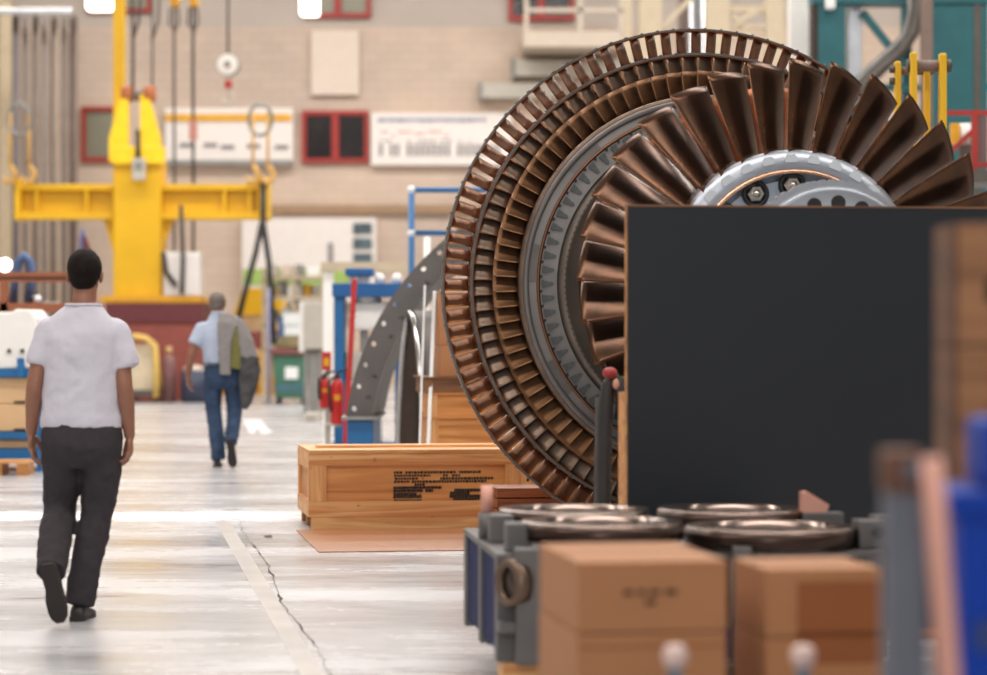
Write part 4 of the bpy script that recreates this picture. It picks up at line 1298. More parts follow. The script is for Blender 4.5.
M_castin = mat('dark_casing_inside', (66, 58, 54), 0.5, 0.5, var=0.3, scale=2)
M_chrome = mat('polished_casing', (190, 188, 186), 0.18, 0.95, var=0.08)
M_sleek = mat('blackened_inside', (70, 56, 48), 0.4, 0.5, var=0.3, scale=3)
M_clear = mat('white_plastic_wrap', (204, 204, 202), 0.25, var=0.05)

# big pine crate ------------------------------------------------------------
o = TR('wooden_crate', 'long pine shipping crate with black stencilled print, in the aisle before the turbine rotor', 'crate', 312, 18.75)
L_, H_, D_ = 1.46, 0.55, 0.98
MB().b(0.0, L_ - 0.002, 0.02, D_ - 0.02, 0.10, H_ - 0.03).build('panel', M_ply, o)
mb = MB().b(0, L_, 0, 0.03, 0.445, 0.53).build('rail', M_pine, o)
MB().b(0, L_, 0, 0.03, 0.088, 0.195).build('rail', M_pine, o)
MB().b(0, L_, -0.004, 0.04, 0.0, 0.086).build('skid_board', M_pine, o)
for x in (0, L_ - 0.10):
    MB().b(x, x + 0.10, 0.0, 0.028, 0.196, 0.444).build('batten', M_pinev, o)
for z0, z1 in ((0.42, 0.53), (0.09, 0.20)):
    MB().b(-0.025, 0.0, 0.0, D_, z0, z1).build('end_rail', M_pine, o)
for y in (0.0, D_ - 0.09):
    MB().b(-0.022, 0.0, y, y + 0.09, 0.20, 0.42).build('end_batten', M_pinev, o)
for y in (0.05, 0.42, D_ - 0.14):
    MB().b(0.0, L_, y, y + 0.09, 0.0, 0.088).build('skid', M_pined, o)
MB().b(-0.02, L_ + 0.01, -0.008, D_, 0.531, 0.553).build('lid', M_pine, o)
MB().b(0.06, L_ - 0.05, 0.35, 0.47, 0.554, 0.572).build('lid_strip', M_pine, o)
# stencilled print: rows of short strokes, too small to read
mb = MB()
rr = random.Random(21)
def row_(x0, x1, z, h, wmin=0.010, wmax=0.022, g=0.006, sk=0.08):
    x = x0
    while x < x1:
        w_ = rr.uniform(wmin, wmax)
        if rr.random() > sk:
            mb.b(x, min(x + w_, x1), 0.0165, 0.0205, z + rr.uniform(0, 0.1) * h, z + h)
        x += w_ + g
for x0, x1, z, h in ((0.475, 1.08, 0.398, 0.014), (0.475, 0.72, 0.377, 0.012), (0.82, 0.93, 0.377, 0.012), (0.48, 0.67, 0.356, 0.012), (0.80, 1.17, 0.354, 0.014),
                     (0.475, 0.58, 0.335, 0.012), (0.60, 1.12, 0.333, 0.014), (0.62, 0.69, 0.312, 0.014), (0.47, 0.80, 0.291, 0.015), (0.47, 0.74, 0.269, 0.016),
                     (0.90, 1.08, 0.268, 0.018), (0.47, 0.65, 0.248, 0.014), (0.47, 0.66, 0.226, 0.018), (0.87, 1.00, 0.248, 0.018), (0.865, 1.08, 0.226, 0.018), (0.89, 1.07, 0.205, 0.016), (0.475, 0.66, 0.208, 0.008)):
    x0, x1, z, h = x0 + 0.10, x1 + 0.11, z - 0.014, h * 1.3
    row_(x0, x1, z, h, sk=0.05 if z > 0.28 else 0.02, g=0.005 if z > 0.28 else 0.002)
st_ = mb.build('stencil_print', M_stencil, o, 'black stencilled print')
st_['kind'] = 'stuff'

o = TR('wooden_crate', 'orange pine crate with nailed upright boards, half hidden behind the rotor rim', 'crate', 521, 19.6)
MB().b(0.0, 0.95, 0.02, 0.7, 0.05, 0.52).build('panel', M_ply, o)
for x in (0.0, 0.20, 0.40, 0.62, 0.82):
    MB().b(x, x + 0.10, 0, 0.02, 0.0, 0.50).build('board', M_pinev, o)
MB().b(-0.01, 0.96, -0.01, 0.71, 0.52, 0.545).build('lid', M_ply, o)
for x in (0.05, 0.25):
    for z in (0.12, 0.3, 0.44):
        MB().cyl((x, -0.004, z), (x, 0.006, z), 0.012, n=10).build('nail', M_dark, o)
o = TR('hardboard_sheet', 'thin reddish-brown hardboard sheet lying on the floor in front of the long pine crate', 'board', 319, 16.86)
MB().b(0, 1.75, 0, 1.84, 0.0005, 0.0065).build('sheet', mat('brown_hardboard', (146, 96, 60), 0.45, var=0.15, scale=2, stretch=(0.4, 1, 1)), o)
o = TR('plank_stack', 'low stack of reddish glossy boards on the floor below the rotor rim', 'plank stack', 497, 17.75, 0.0075)
for k in range(5):
    MB().b(0.0, 0.72 - 0.03 * (k % 2), 0.0, 0.4, 0.07 * k, 0.07 * k + 0.062, 0.004).build('plank', M_redw, o)

# crates and cartons behind -------------------------------------------------
def crate_box(name, label, px, Y, z, w_, d, h, m, mr, lidm=None):
    q = TR(name, label, 'crate', px, Y, z, None)
    MB().b(0.01, w_ - 0.01, 0.012, d, 0.0, h - 0.012).build('panel', m, q)
    for x in (0, w_ - 0.06):
        MB().b(x, x + 0.06, 0.0, 0.014, 0.0, h - 0.014).build('batten', mr, q)
    MB().b(-0.012, w_ + 0.012, -0.012, d + 0.01, h - 0.012, h).build('lid', lidm or m, q)
    return q
Yk = 22.2
def zr(row, Y):
    return CH - (row - HY) * Y / F
z1, z2, z3 = zr(417, Yk), zr(393, Yk), zr(377, Yk)
crate_box('wooden_crate', 'orange wooden crate at the foot of the stack beside the rotor rim', 431, Yk, 0.0, 0.62, 0.7, z1, M_ply, M_pinev)
crate_box('wooden_crate', 'shallow orange wooden crate in the middle of the stack beside the rotor rim', 430, Yk, z1, 0.62, 0.7, z2 - z1, M_ply, M_pinev)
crate_box('wooden_crate', 'dark brown flat wooden crate on top of the stack beside the rotor rim', 425, Yk, z2, 0.66, 0.7, z3 - z2, M_brown, M_brown)
def carton(label, px, Y, z, w_, d, h, m, group=None, tape=True, rot=BA):
    q = thing('carton', label, 'box', ((px - CX) * Y / F, Y, z), group, local=True, rotz=rot)
    MB().b(0, w_, 0, d, 0, h, 0.006).build('box_body', m, q)
    if tape:
        MB().b(w_ / 2 - 0.025, w_ / 2 + 0.025, -0.0015, d + 0.0015, h * 0.7, h + 0.0015).build('tape', mat('brown_tape', (164, 116, 76), 0.35), q)
    MB().b(0.002, w_ - 0.002, d / 2 - 0.003, d / 2 + 0.003, h, h + 0.002).build('flap_seam', M_dark, q)
    return q
zt = z3 + 0.002
carton('brown carton lying flat on the dark crate beside the rotor rim', 440, Yk + 0.1, zt, 0.42, 0.4, zr(346, Yk) - zt, M_card)
carton('tall brown carton standing on the flat one, partly behind the rotor rim', 439, Yk + 0.14, zr(346, Yk) + 0.004, 0.36, 0.36, zr(292, Yk) - zr(346, Yk), M_card)
for i, (x, lb) in enumerate(((425, 'white plastic-wrapped slat leaning between casing and crates, the left one'), (433, 'white plastic-wrapped slat leaning between casing and crates, the right one'))):
    a_ = W(x - 7, 0, Yk - 0.35); c_ = W(x - 1 + i * 2, 285 + 6 * i, Yk + 0.05)
    tag(MB().bar((a_.x, Yk - 0.35, 0.02), (c_.x, Yk + 0.35, c_.z), 0.018 + 0.012 * i, 0.03, 0.004).build('slat', M_clear), lb, 'slat', 'leaning slats')

# half casing with the bolted flange ---------------------------------------
Yg = 24.6
c0 = W(623, 455, Yg)
s_ = Yg / F
cas = thing('turbine_casing', 'grey arched half casing with a bolted flange standing on blue stands behind the crate', 'casing', (c0.x, Yg, 0.0))
Ro, Ri = 280 * s_, 254 * s_
def arch(ro, ri, y0, y1, a0, a1, n, c):
    mb = MB()
    rows = []
    for i in range(n + 1):
        t = a0 + (a1 - a0) * i / n
        rows.append([Vector((c.x + r_ * math.cos(t), y_, c.z + r_ * math.sin(t))) for r_, y_ in ((ro, y0), (ri, y0), (ri, y1), (ro, y1))])
    vs = [[mb.bm.verts.new(v) for v in r_] for r_ in rows]
    for i in range(n):
        for j in range(4):
            mb.bm.faces.new((vs[i][j], vs[i + 1][j], vs[i + 1][(j + 1) % 4], vs[i][(j + 1) % 4]))
    mb.bm.faces.new(vs[0]); mb.bm.faces.new(list(reversed(vs[-1])))
    return mb
zc = c0.z
A0 = math.asin((zr(416, Yg) - zc) / Ro)
fl = arch(Ro, Ri, Yg, Yg + 0.16, PI - A0, A0, 60, c0).build('flange', M_cast, cas)
cut = MB()
angs = [PI - A0 - 0.03 - k * 0.083 for k in range(34)]
for k, t in enumerate(angs):
    for rr_, rad in ((Ro - 0.062, 0.024), (Ri + 0.062, 0.022)) if k % 3 else ((Ro - 0.062, 0.026),):
        tt = t + (0.03 if rr_ < Ro - 0.1 else 0)
        cut.cyl((c0.x + rr_ * math.cos(tt), Yg - 0.2, zc + rr_ * math.sin(tt)), (c0.x + rr_ * math.cos(tt), Yg + 0.4, zc + rr_ * math.sin(tt)), rad, n=12)
cu = cut.build('cutter', M_cast)
cu.location = cu.location - Vector(cas.location)
bo_ = fl.modifiers.new('b', 'BOOLEAN'); bo_.object = cu; bo_.operation = 'DIFFERENCE'; bo_.solver = 'EXACT'
cu.location = cu.location + Vector(cas.location)
bpy.context.view_layer.update()
bake(fl)
bpy.data.objects.remove(cu)
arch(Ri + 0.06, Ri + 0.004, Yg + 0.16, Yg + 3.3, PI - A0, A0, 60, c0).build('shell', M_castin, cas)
arch(Ro - 0.02, Ri + 0.02, Yg + 3.3, Yg + 3.42, PI - A0, A0, 60, c0).build('rear_flange', M_cast, cas)
for k, (x0, x1) in enumerate(((347, 373), (873, 899))):
    q = T('casing_stand', ['blue steel stand with a grey top plate under the left foot of the grey casing', 'blue steel stand under the right foot of the grey casing, beyond the rotor'][k], 'stand', (x0 + x1) / 2, HY + 3807 / Yg, Yg, 'casing stands')
    a_, c_ = W(x0, 420, Yg), W(x1, 417, Yg)
    MB().b(a_.x, c_.x, Yg - 0.02, Yg + 1.6, 0.0, a_.z - 0.004, 0.01).build('stand_body', M_blue, q)
    MB().b(a_.x - 0.05, c_.x + 0.05, Yg - 0.06, Yg + 1.64, a_.z, zr(416.5, Yg), 0.004).build('top_plate', M_steel, q)
# polished inner half casing, seen nearly end on
Yi = 24.0
pt = W(410, 308, Yi)
Rz = pt.z - 0.02
q = thing('inner_casing', 'narrow polished arched half casing with a dark inside, standing in front of the grey flange', 'casing', (pt.x, Yi, 0), local=True, rotz=math.radians(13))
n = 36
def half_arch(mb, Rv, Rh, x0, x1, th, pointy=0.0):
    rows = []
    for i in range(n + 1):
        t = PI * i / n
        ct, st2 = math.cos(t), math.sin(t)
        rows.append([Vector((x0, ct * Rh, st2 * Rv)), Vector((x0, ct * (Rh - th), st2 * (Rv - th))), Vector((x1, ct * (Rh - th), st2 * (Rv - th))), Vector((x1, ct * Rh, st2 * Rv))])
    vs = [[mb.bm.verts.new(v) for v in r_] for r_ in rows]
    for i in range(n):
        for j in range(4):
            f = mb.bm.faces.new((vs[i][j], vs[i + 1][j], vs[i + 1][(j + 1) % 4], vs[i][(j + 1) % 4])); f.smooth = True
    mb.bm.faces.new(vs[0]); mb.bm.faces.new(list(reversed(vs[-1])))
    return mb
half_arch(MB(), Rz, 0.62, -0.02, 0.02, 0.06).build('polished_rim', M_chrome, q)
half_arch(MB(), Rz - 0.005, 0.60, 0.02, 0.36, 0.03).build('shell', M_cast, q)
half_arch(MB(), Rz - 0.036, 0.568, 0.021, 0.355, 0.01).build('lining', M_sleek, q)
half_arch(MB(), Rz + 0.01, 0.62, 0.36, 0.39, 0.05).build('rear_rim', M_cast, q)

# blue railing on the platform behind the casing ----------------------------
Yr_ = 31.5
o = T('safety_railing', 'bright blue tube railing rising behind the grey casing, running right behind the rotor', 'railing', 412, HY + 3807 / Yr_, Yr_)
a_ = W(411.5, 190, Yr_)
MB().cyl((a_.x, Yr_, 0.0), (a_.x, Yr_, a_.z), 0.036).build('post', M_blue, o)
b_ = W(560, 190, Yr_)
MB().cyl((b_.x, Yr_, 0.0), (b_.x, Yr_, a_.z), 0.036).build('post', M_blue, o)
for y in (190, 233):
    p, r2 = W(411.5, y, Yr_), W(560, y, Yr_)
    MB().cyl(p, r2, 0.032).build('rail', M_blue, o)
    MB().ball(p, 0.05).build('joint', M_lbl, o)
o = T('white_standpipe', 'short white upright pipe between the railing and the grey flange', 'pipe', 427, 452, 30.6)
a_ = W(427, 237, 30.6)
MB().cyl((a_.x, 30.6, 0), (a_.x, 30.6, a_.z), 0.035).build('pipe_tube', M_wht, o)
MB().lathe([(0, 0), (0.12, 0), (0.14, 0.1), (0.1, 0.24), (0, 0.26)], n=20, c=(a_.x - 0.06, 30.65, zr(292, 30.6)), closed=False).build('valve_body', M_wht, o)

# blue press frame -----------------------------------------------------------
Yp = 30.0
o = T('hydraulic_press', 'blue press frame with a white machine inside, behind the red pole', 'press', 368, HY + 3807 / Yp, Yp)
for x0, x1 in ((334, 344), (395, 405)):
    a_, c_ = W(x0, 296, Yp), W(x1, 296, Yp)
    MB().b(a_.x, c_.x, Yp, Yp + 0.5, 0, a_.z, 0.01).build('column', M_blue, o)
MB().pxb(332, 283, 407, 297, Yp - 0.05, 0.6, 0.015).build('crossbeam', M_dblue, o)
MB().pxb(345, 268, 373, 276, Yp, 0.5, 0.02).build('crown', M_dblue, o)
MB().pxb(349, 276, 369, 283, Yp + 0.1, 0.3).build('crown_neck', M_wht, o)
for x in (356, 379, 396):
    p = W(x, 280, Yp - 0.1)
    MB().lathe([(0, 0), (0.05, 0), (0.06, 0.06), (0.03, 0.11), (0, 0.11)], n=16, c=(p.x, Yp + 0.12, W(0, 283, Yp).z), closed=False).build('white_cap', M_wht, o)
mc = MB()
p0_, p1_ = W(348, 330, Yp), W(393, 302, Yp)
MB().b(p0_.x, p1_.x, Yp + 0.1, Yp + 0.45, p0_.z, p1_.z, 0.04).build('machine_head', M_wht, o)
p = W(366, 302, Yp)
MB().lathe([(0, 0), (0.17, 0), (0.14, 0.10), (0.06, 0.15), (0.05, 0.22), (0, 0.22)], n=24, c=(p.x, Yp + 0.28, p.z), closed=False).build('machine_dome', M_wht, o)
MB().pxb(360, 330, 368, 352, Yp + 0.2, 0.12, 0.01).build('ram', M_steel, o)
a_, c_ = W(345, 352, Yp), W(385, 380, Yp)
MB().b(a_.x, c_.x, Yp + 0.1, Yp + 0.5, c_.z, a_.z, 0.03).build('machine_table', M_greyb, o)
MB().b(a_.x + 0.05, c_.x - 0.05, Yp + 0.12, Yp + 0.45, 0.12, c_.z).build('machine_body', M_wht, o)
a_, c_ = W(332, 0, Yp), W(406, 0, Yp)
MB().b(a_.x, c_.x, Yp - 0.05, Yp + 0.6, 0, 0.12).build('base', M_dblue, o)
o = T('white_column', 'white square column left of the blue press', 'column', 328, HY + 3807 / 36, 36)
a_, c_ = W(323, 268, 36), W(333, 268, 36)
MB().b(a_.x, c_.x, 36, 36.14, 0, a_.z).build('column_shaft', M_wht, o)
MB().pxb(321, 262, 420, 271, 35.95, 0.2).build('column_beam', M_beige, o)
a2 = W(410, 268, 36)
MB().b(a2.x, a2.x + 0.12, 36, 36.14, 0, a2.z).build('column_shaft', M_wht, o)
o = T('red_pole', 'slim bright red pole leaning in front of the blue press', 'pole', 346, HY + 3807 / 28.1, 28.1)
p, r2 = W(354.5, 279, 28.1), W(344.5, HY + 3807 / 28.1, 28.1)
MB().bar((r2.x, 28.1, 0.01), p, 0.055, 0.055, 0.008).build('pole_tube', M_redp, o)
MB().b(r2.x - 0.10, r2.x + 0.10, 28.0, 28.2, 0, 0.03).build('pole_foot', M_redp, o)

# fire extinguishers on their stand
Ye = 28.6
o = T('extinguisher_stand', 'grey stand with a red and yellow sign holding two fire extinguishers', 'stand', 328, HY + 3807 / Ye, Ye)
a_ = W(327, 352, Ye)
MB().b(a_.x - 0.03, a_.x + 0.03, Ye + 0.12, Ye + 0.17, 0, a_.z).build('stand_post', M_greyb, o)
MB().b(a_.x - 0.2, a_.x + 0.25, Ye - 0.1, Ye + 0.25, 0, 0.03).build('stand_base', M_greyb, o)
sg = MB().pxb(322, 352, 331, 370, Ye + 0.09, 0.025).build('sign_plate', M_redp, o)
MB().pxb(324, 358, 329, 366, Ye + 0.08, 0.012).build('sign_symbol', M_yel, sg)
def ext(label, px, y0, y1, Y, r_):
    q = T('fire_extinguisher', label, 'fire extinguisher', px, y1, Y, 'fire extinguishers')
    b0, t0 = W(px, y1, Y), W(px, y0, Y)
    h = t0.z - b0.z
    MB().lathe([(0, 0), (r_ * 0.9, 0), (r_, 0.02), (r_, h * 0.72), (r_ * 0.75, h * 0.84), (r_ * 0.3, h * 0.9), (0, h * 0.9)], n=24, c=b0, closed=False).build('body', M_redp, q)
    MB().cyl(b0 + Vector((0, 0, h * 0.88)), b0 + Vector((0, 0, h)), 0.025, n=12).build('valve', M_dsteel, q)
    MB().bar(b0 + Vector((0, -0.02, h)), b0 + Vector((0.1, -0.05, h + 0.03)), 0.025, 0.02).build('handle', M_blk2, q)
    MB().tube([b0 + Vector((0, -0.03, h * 0.95)), b0 + Vector((-r_ * 1.1, -0.06, h * 0.85)), b0 + Vector((-r_ * 1.15, -0.05, h * 0.5)), b0 + Vector((-r_ * 0.9, -0.06, h * 0.25))], 0.016, n=8).build('hose', M_blk2, q)
    MB().lathe([(r_ + 0.002, h * 0.46), (r_ + 0.002, h * 0.58)], n=12, c=b0, closed=False, arc=(-PI * 0.62, -PI * 0.32)).build('label', M_yel2, q)
ext('smaller red fire extinguisher on the left of the grey stand', 324.5, 374, 408, Ye + 0.0, 0.050)
ext('larger red fire extinguisher on the right of the grey stand', 337, 373, 424, Ye - 0.22, 0.068)
MB().bar((a_.x, Ye + 0.1, zr(424, Ye)), (W(340, 0, Ye).x, Ye - 0.22, zr(424, Ye) - 0.012), 0.06, 0.02).build('stand_bracket', M_greyb, o)
MB().bar((a_.x, Ye + 0.1, zr(408, Ye) - 0.012), (W(321, 0, Ye).x, Ye + 0.0, zr(408, Ye) - 0.012), 0.06, 0.02).build('stand_bracket', M_greyb, o)
o = T('pallet', 'low grey pallet on the aisle behind the fire extinguishers', 'pallet', 311, 425, 40)
a_, c_ = W(304, 0, 40), W(318, 0, 40)
for k in range(4):
    MB().b(a_.x, c_.x, 40 + 0.25 * k, 40.18 + 0.25 * k, 0.1, 0.125).build('deck_board', M_greyb, o)
for x in (a_.x, (a_.x + c_.x) / 2 - 0.04, c_.x - 0.08):
    MB().b(x, x + 0.08, 40, 40.93, 0, 0.1).build('runner', M_greyb, o)

# left: workbench group ------------------------------------------------------
Yw = 26.3
o = T('blue_rack', 'blue steel rack with three decks at the left edge of the aisle', 'rack', 10, 463, Yw)
xl, xr_ = W(-50, 0, Yw).x, W(42, 0, Yw).x
for y0, y1 in ((369, 377), (432, 439), (449, 462)):
    MB().b(xl, xr_, Yw - 0.02, Yw + 0.9, zr(y1, Yw), zr(y0, Yw)).build('deck', M_blue, o)
for x in (xl, xr_ - 0.05):
    for y in (Yw + 0.0, Yw + 0.83):
        MB().b(x, x + 0.05, y, y + 0.05, 0.0, zr(369, Yw)).build('rack_post', M_dblue, o)
MB().b(W(18, 0, Yw).x, W(25, 0, Yw).x, Yw - 0.06, Yw - 0.02, zr(377, Yw), zr(358, Yw)).build('clamp', M_blue, o)
def flat_box(label, px0, px1, y0, y1, slot):
    a_, c_ = W(px0, y1, Yw), W(px1, y0, Yw)
    q = thing('carton', label, 'box', ((a_.x + c_.x) / 2, Yw + 0.4, a_.z + 0.002))
    MB().b(a_.x, c_.x, Yw + 0.04, Yw + 0.76, a_.z + 0.002, c_.z - 0.002, 0.008).build('box_body', M_card2, q)
    if slot:
        MB().pxb(14, y1 - 3, 26, y1 - 0.8, Yw + 0.03, 0.02).build('hand_slot', M_dark, q)
flat_box('beige carton with a dark hand slot, upper of two on the blue rack', -46, 39, 377.5, 404, True)
flat_box('beige carton with a dark hand slot, lower of two on the blue rack', -46, 39, 404, 431.5, True)
flat_box('thin beige carton on the lowest deck of the blue rack', -46, 36, 440, 448.5, False)
o = T('machine_cover', 'white moulded machine cover with a sloped end on top of the blue rack', 'cover', -4, 369, Yw)
q_ = [W(x, y, Yw) for x, y in ((-48, 369), (-48, 312), (12, 312), (15, 309), (29, 309.5), (36, 319), (39, 340), (41, 357), (41, 369))]
cv = MB().prism([(v.x, v.z) for v in q_], Yw + 0.02, Yw + 0.85).build('cover_shell', M_wht, o)
bv = cv.modifiers.new('b', 'BEVEL'); bv.width = 0.02; bv.segments = 3; bake(cv)
for x in (9, 22, 35):
    p = W(x, 351, Yw)
    MB().cyl((p.x, Yw + 0.0, p.z), (p.x, Yw + 0.03, p.z), 0.022, n=12).build('cover_bolt', M_dsteel, o)
o = T('wooden_pallet', 'small pale wooden pallet on the floor before the blue rack', 'pallet', 8, 474, 25.6)
a_, c_ = W(-40, 0, 25.6), W(27, 0, 25.6)
for k in range(3):
    MB().b(a_.x, c_.x, 25.6 + 0.14 * k, 25.71 + 0.14 * k, 0.115, 0.14).build('deck_board', M_pine, o)
for x in (a_.x, c_.x - 0.34, c_.x - 0.1):
    MB().b(x, x + 0.1, 25.6, 25.99, 0.0, 0.115).build('block', M_pined, o)
Ys = 31.0
o = T('tool_rack', 'orange-brown steel frame with a long top bar behind the white machine cover', 'frame', 30, HY + 3807 / Ys, Ys)
xl, xr_ = W(-40, 0, Ys).x, W(96, 0, Ys).x
MB().b(xl, xr_, Ys, Ys + 0.1, zr(282, Ys), zr(272, Ys)).build('top_bar', M_orange, o)
MB().b(xl, xr_, Ys, Ys + 0.6, zr(312, Ys), zr(303, Ys)).build('lower_bar', M_orange, o)
MB().b(xl, xr_, Ys - 0.012, Ys, zr(279, Ys), zr(277, Ys)).build('bar_groove', M_dark, o)
for x in (xl, W(0, 0, Ys).x, xr_ - 0.09):
    MB().b(x, x + 0.085, Ys, Ys + 0.1, 0, zr(282, Ys)).build('frame_post', M_orange, o)
    MB().b(x, x + 0.085, Ys + 0.5, Ys + 0.6, 0, zr(312, Ys)).build('frame_post', M_orange, o)
o = T('hose_loop', 'blue hose looped upright behind the orange-brown frame', 'hose', 24, 303, Ys + 0.35)
pts = [W(x, y, Ys + 0.35) for x, y in ((13, 303), (15, 280), (18, 262), (24, 256), (30, 262), (32, 280), (28, 303))]
MB().tube(pts, [0.05, 0.05, 0.055, 0.06, 0.055, 0.05, 0.05], n=10).build('hose_tube', mat('dusty_blue', (74, 96, 136), 0.6), o)
o = T('canister', 'small silver canister standing on the lower bar of the orange-brown frame', 'canister', 37, 303, Ys + 0.2)
p = W(37, 303, Ys + 0.2)
MB().lathe([(0, 0), (0.055, 0), (0.06, 0.02), (0.06, 0.07), (0.03, 0.09), (0, 0.09)], n=18, c=p, closed=False).build('canister_body', M_alu, o)
MB().cyl(p + Vector((-0.07, 0, 0.04)), p + Vector((-0.03, 0, 0.04)), 0.05).build('canister_lid', M_blk2, o)
o = T('paper_sheet', 'white sheet of paper lying on the lower bar of the orange-brown frame', 'paper', 50, 303, Ys + 0.1)
p = W(50, 303, Ys + 0.05)
MB().b(p.x - 0.08, p.x + 0.08, Ys + 0.03, Ys + 0.3, p.z + 0.001, p.z + 0.012).build('paper', M_lbl, o)
o = T('work_lamp', 'bright round work lamp at the left edge above the orange-brown frame', 'lamp', 5, 278, 33)
p = W(5, 265, 33)
MB().lathe([(0, 0), (0.085, 0), (0.092, -0.04), (0.06, -0.12), (0, -0.13)], n=24, axis='Y', c=(p.x, 33, p.z), closed=False).build('lamp_reflector', M_greyb, o)
MB().lathe([(0, 0.002), (0.082, 0.002), (0.07, 0.02), (0, 0.03)], n=24, axis='Y', c=(p.x, 33, p.z), closed=False).build('lamp_glass', M_lampon, o)
MB().cyl((p.x, 33.08, 0), (p.x, 33.08, p.z), 0.025).build('lamp_stand', M_dsteel, o)
o = T('banner', 'narrow folded blue and dark banner standing behind the near worker', 'banner', 84, HY + 3807 / 40, 40)
q_ = [W(x, y, 40) for x, y in ((79, 260), (79, 240), (82, 228), (84, 232), (93, 260))]
MB().prism([(v.x, v.z) for v in q_], 40, 40.1).build('banner_cloth', mat('banner_blue', (98, 108, 152), 0.7), o)
q_ = [W(x, y, 40) for x, y in ((83, 260), (83.5, 236), (86, 236), (95, 260))]
MB().prism([(v.x, v.z) for v in q_], 39.95, 40.0).build('banner_edge', M_maroon, o)
p = W(86, 260, 40)
MB().cyl((p.x, 40.05, 0), (p.x, 40.05, p.z), 0.03).build('banner_pole', M_steel, o)

# right background: teal gantry, beige framework, rail, lifting lugs ---------
Yt = 40.0
o = T('teal_gantry', 'teal steel gantry with diagonal braces at the top right behind the rotor', 'gantry', 890, HY + 3807 / Yt, Yt)
def vpost(x0, x1, m, nm, Y, d, par, top=-60):
    a_, c_ = W(x0, top, Y), W(x1, top, Y)
    return MB().b(a_.x, c_.x, Y, Y + d, 0, a_.z, 0.01).build(nm, m, par)
vpost(817, 846, M_teal, 'gantry_post', Yt, 0.6, o)
vpost(848, 862, M_alu, 'gantry_duct', Yt + 0.3, 0.2, o)
vpost(932, 988, M_teal, 'gantry_post', Yt, 0.7, o)
vpost(903, 912, M_teal, 'gantry_post', Yt + 0.9, 0.3, o)
vpost(974, 981, M_dsteel, 'slot', Yt - 0.02, 0.1, o, -60)
MB().pxb(813, -6, 990, 3, Yt - 0.05, 0.6).build('gantry_beam', M_teal, o)
MB().pxb(846, 84, 990, 90, Yt + 0.1, 0.3).build('gantry_beam', M_teal, o)
MB().pxb(813, -20, 818, 70, Yt - 0.02, 0.5).build('gantry_edge', M_dark, o)
for p, r2 in (((862, 12), (905, 66)), ((925, 15), (868, 80))):
    MB().bar(W(*p, Yt + 0.2), W(*r2, Yt + 0.2), 0.11, 0.11).build('brace', M_teal, o)
lf = MB().pxb(826, -4, 836, 9, Yt - 0.25, 0.2, 0.05).build('gantry_lamp', M_lbl, o)
o = T('grey_conduit', 'thick grey pipe bending down to the left in front of the teal gantry', 'pipe', 880, 90, Yt - 0.5)
pts = [W(x, y, Yt - 0.4) for x, y in ((919, -40), (918, 10), (914, 32), (902, 50), (884, 66), (866, 84), (846, 104), (800, 150))]
MB().tube(pts, 0.085, n=12).build('pipe_run', M_dsteel, o)
pts = [W(x, y, Yt - 0.15) for x, y in ((911, -40), (910, 12), (905, 34), (892, 48), (872, 66), (846, 92), (800, 138))]
MB().tube(pts, 0.05, n=10).build('pipe_run', M_steel, o)
o = T('brown_column', 'slim brown steel column in front of the right post of the teal gantry', 'column', 927, HY + 3807 / 38.5, 38.5)
vpost(922, 933, M_brn, 'column_shaft', 38.5, 0.2, o)
o = T('white_column', 'thick white column at the top edge behind the rotor, left of the teal gantry', 'column', 801, HY + 3807 / 42, 42)
vpost(790, 813, M_wht, 'column_shaft', 42, 0.4, o)
vpost(812, 815, M_brn, 'column_edge', 42.0, 0.3, o)
Yb_ = 50.0
o = T('beige_framework', 'beige steel framework of posts and diagonal braces above the rotor rim', 'framework', 700, HY + 3807 / Yb_, Yb_)
for x0, x1 in ((624, 632), (639, 662), (706, 730), (766, 784)):
    vpost(x0, x1, M_beige, 'frame_post', Yb_, 0.3, o)
for y0, y1 in ((6, 12), (24, 28)):
    MB().pxb(730, y0, 800, y1, Yb_ + 0.05, 0.2).build('frame_beam', M_beige, o)
for p, r2 in (((695, -6), (662, 28)), ((732, 14), (752, 40)), ((766, 6), (740, 20))):
    MB().bar(W(*p, Yb_ + 0.1), W(*r2, Yb_ + 0.1), 0.10, 0.10).build('frame_brace', M_beige, o)
o = T('silver_duct', 'shiny silver vertical duct between the posts of the beige framework', 'duct', 694, HY + 3807 / 52, 52)
a_ = W(697, -60, 52)
MB().cyl((a_.x, 52, 0), (a_.x, 52, a_.z), 0.15, n=20).build('duct_tube', M_alu, o)
a_ = W(684, -60, 52)
MB().cyl((a_.x, 52.2, 0), (a_.x, 52.2, a_.z), 0.12, n=20).build('duct_tube', M_brn, o)

# yellow lifting stand whose lugs show above the blades
Yl = 19.5
o = T('lifting_lug', 'yellow steel lifting lugs joined by a brown pin, above the blades at right', 'lifting lug', 921, HY + 3807 / Yl, Yl)
lug_top = (62, 53, 59, 53)
for (x0, x1, y0, dy) in ((900, 906, 58, 0.22), (911, 917.5, 52, 0.0), (929.5, 935.5, 58, 0.22), (940, 947, 53, 0.0)):
    a_, c_ = W(x0, y0, Yl), W(x1, y0, Yl)
    mb = MB().b(a_.x, c_.x, Yl + dy, Yl + dy + 0.09, 2.35, a_.z, 0.012)
    mb.build('lug_plate', M_yel, o)
p, r2 = W(907, 66, Yl + 0.08), W(950, 66, Yl + 0.08)
MB().cyl(p, r2, 0.042).build('lug_pin', M_brn, o)
p, r2 = W(898, 71, Yl + 0.3), W(934, 71, Yl + 0.3)
MB().cyl(p, r2, 0.03).build('lug_pin', M_brn, o)
for x in (909.5, 948):
    p = W(x, 66, Yl + 0.08)
    MB().cyl((p.x - 0.02, p.y, p.z), (p.x + 0.02, p.y, p.z), 0.055, n=6).build('nut', M_dsteel, o)
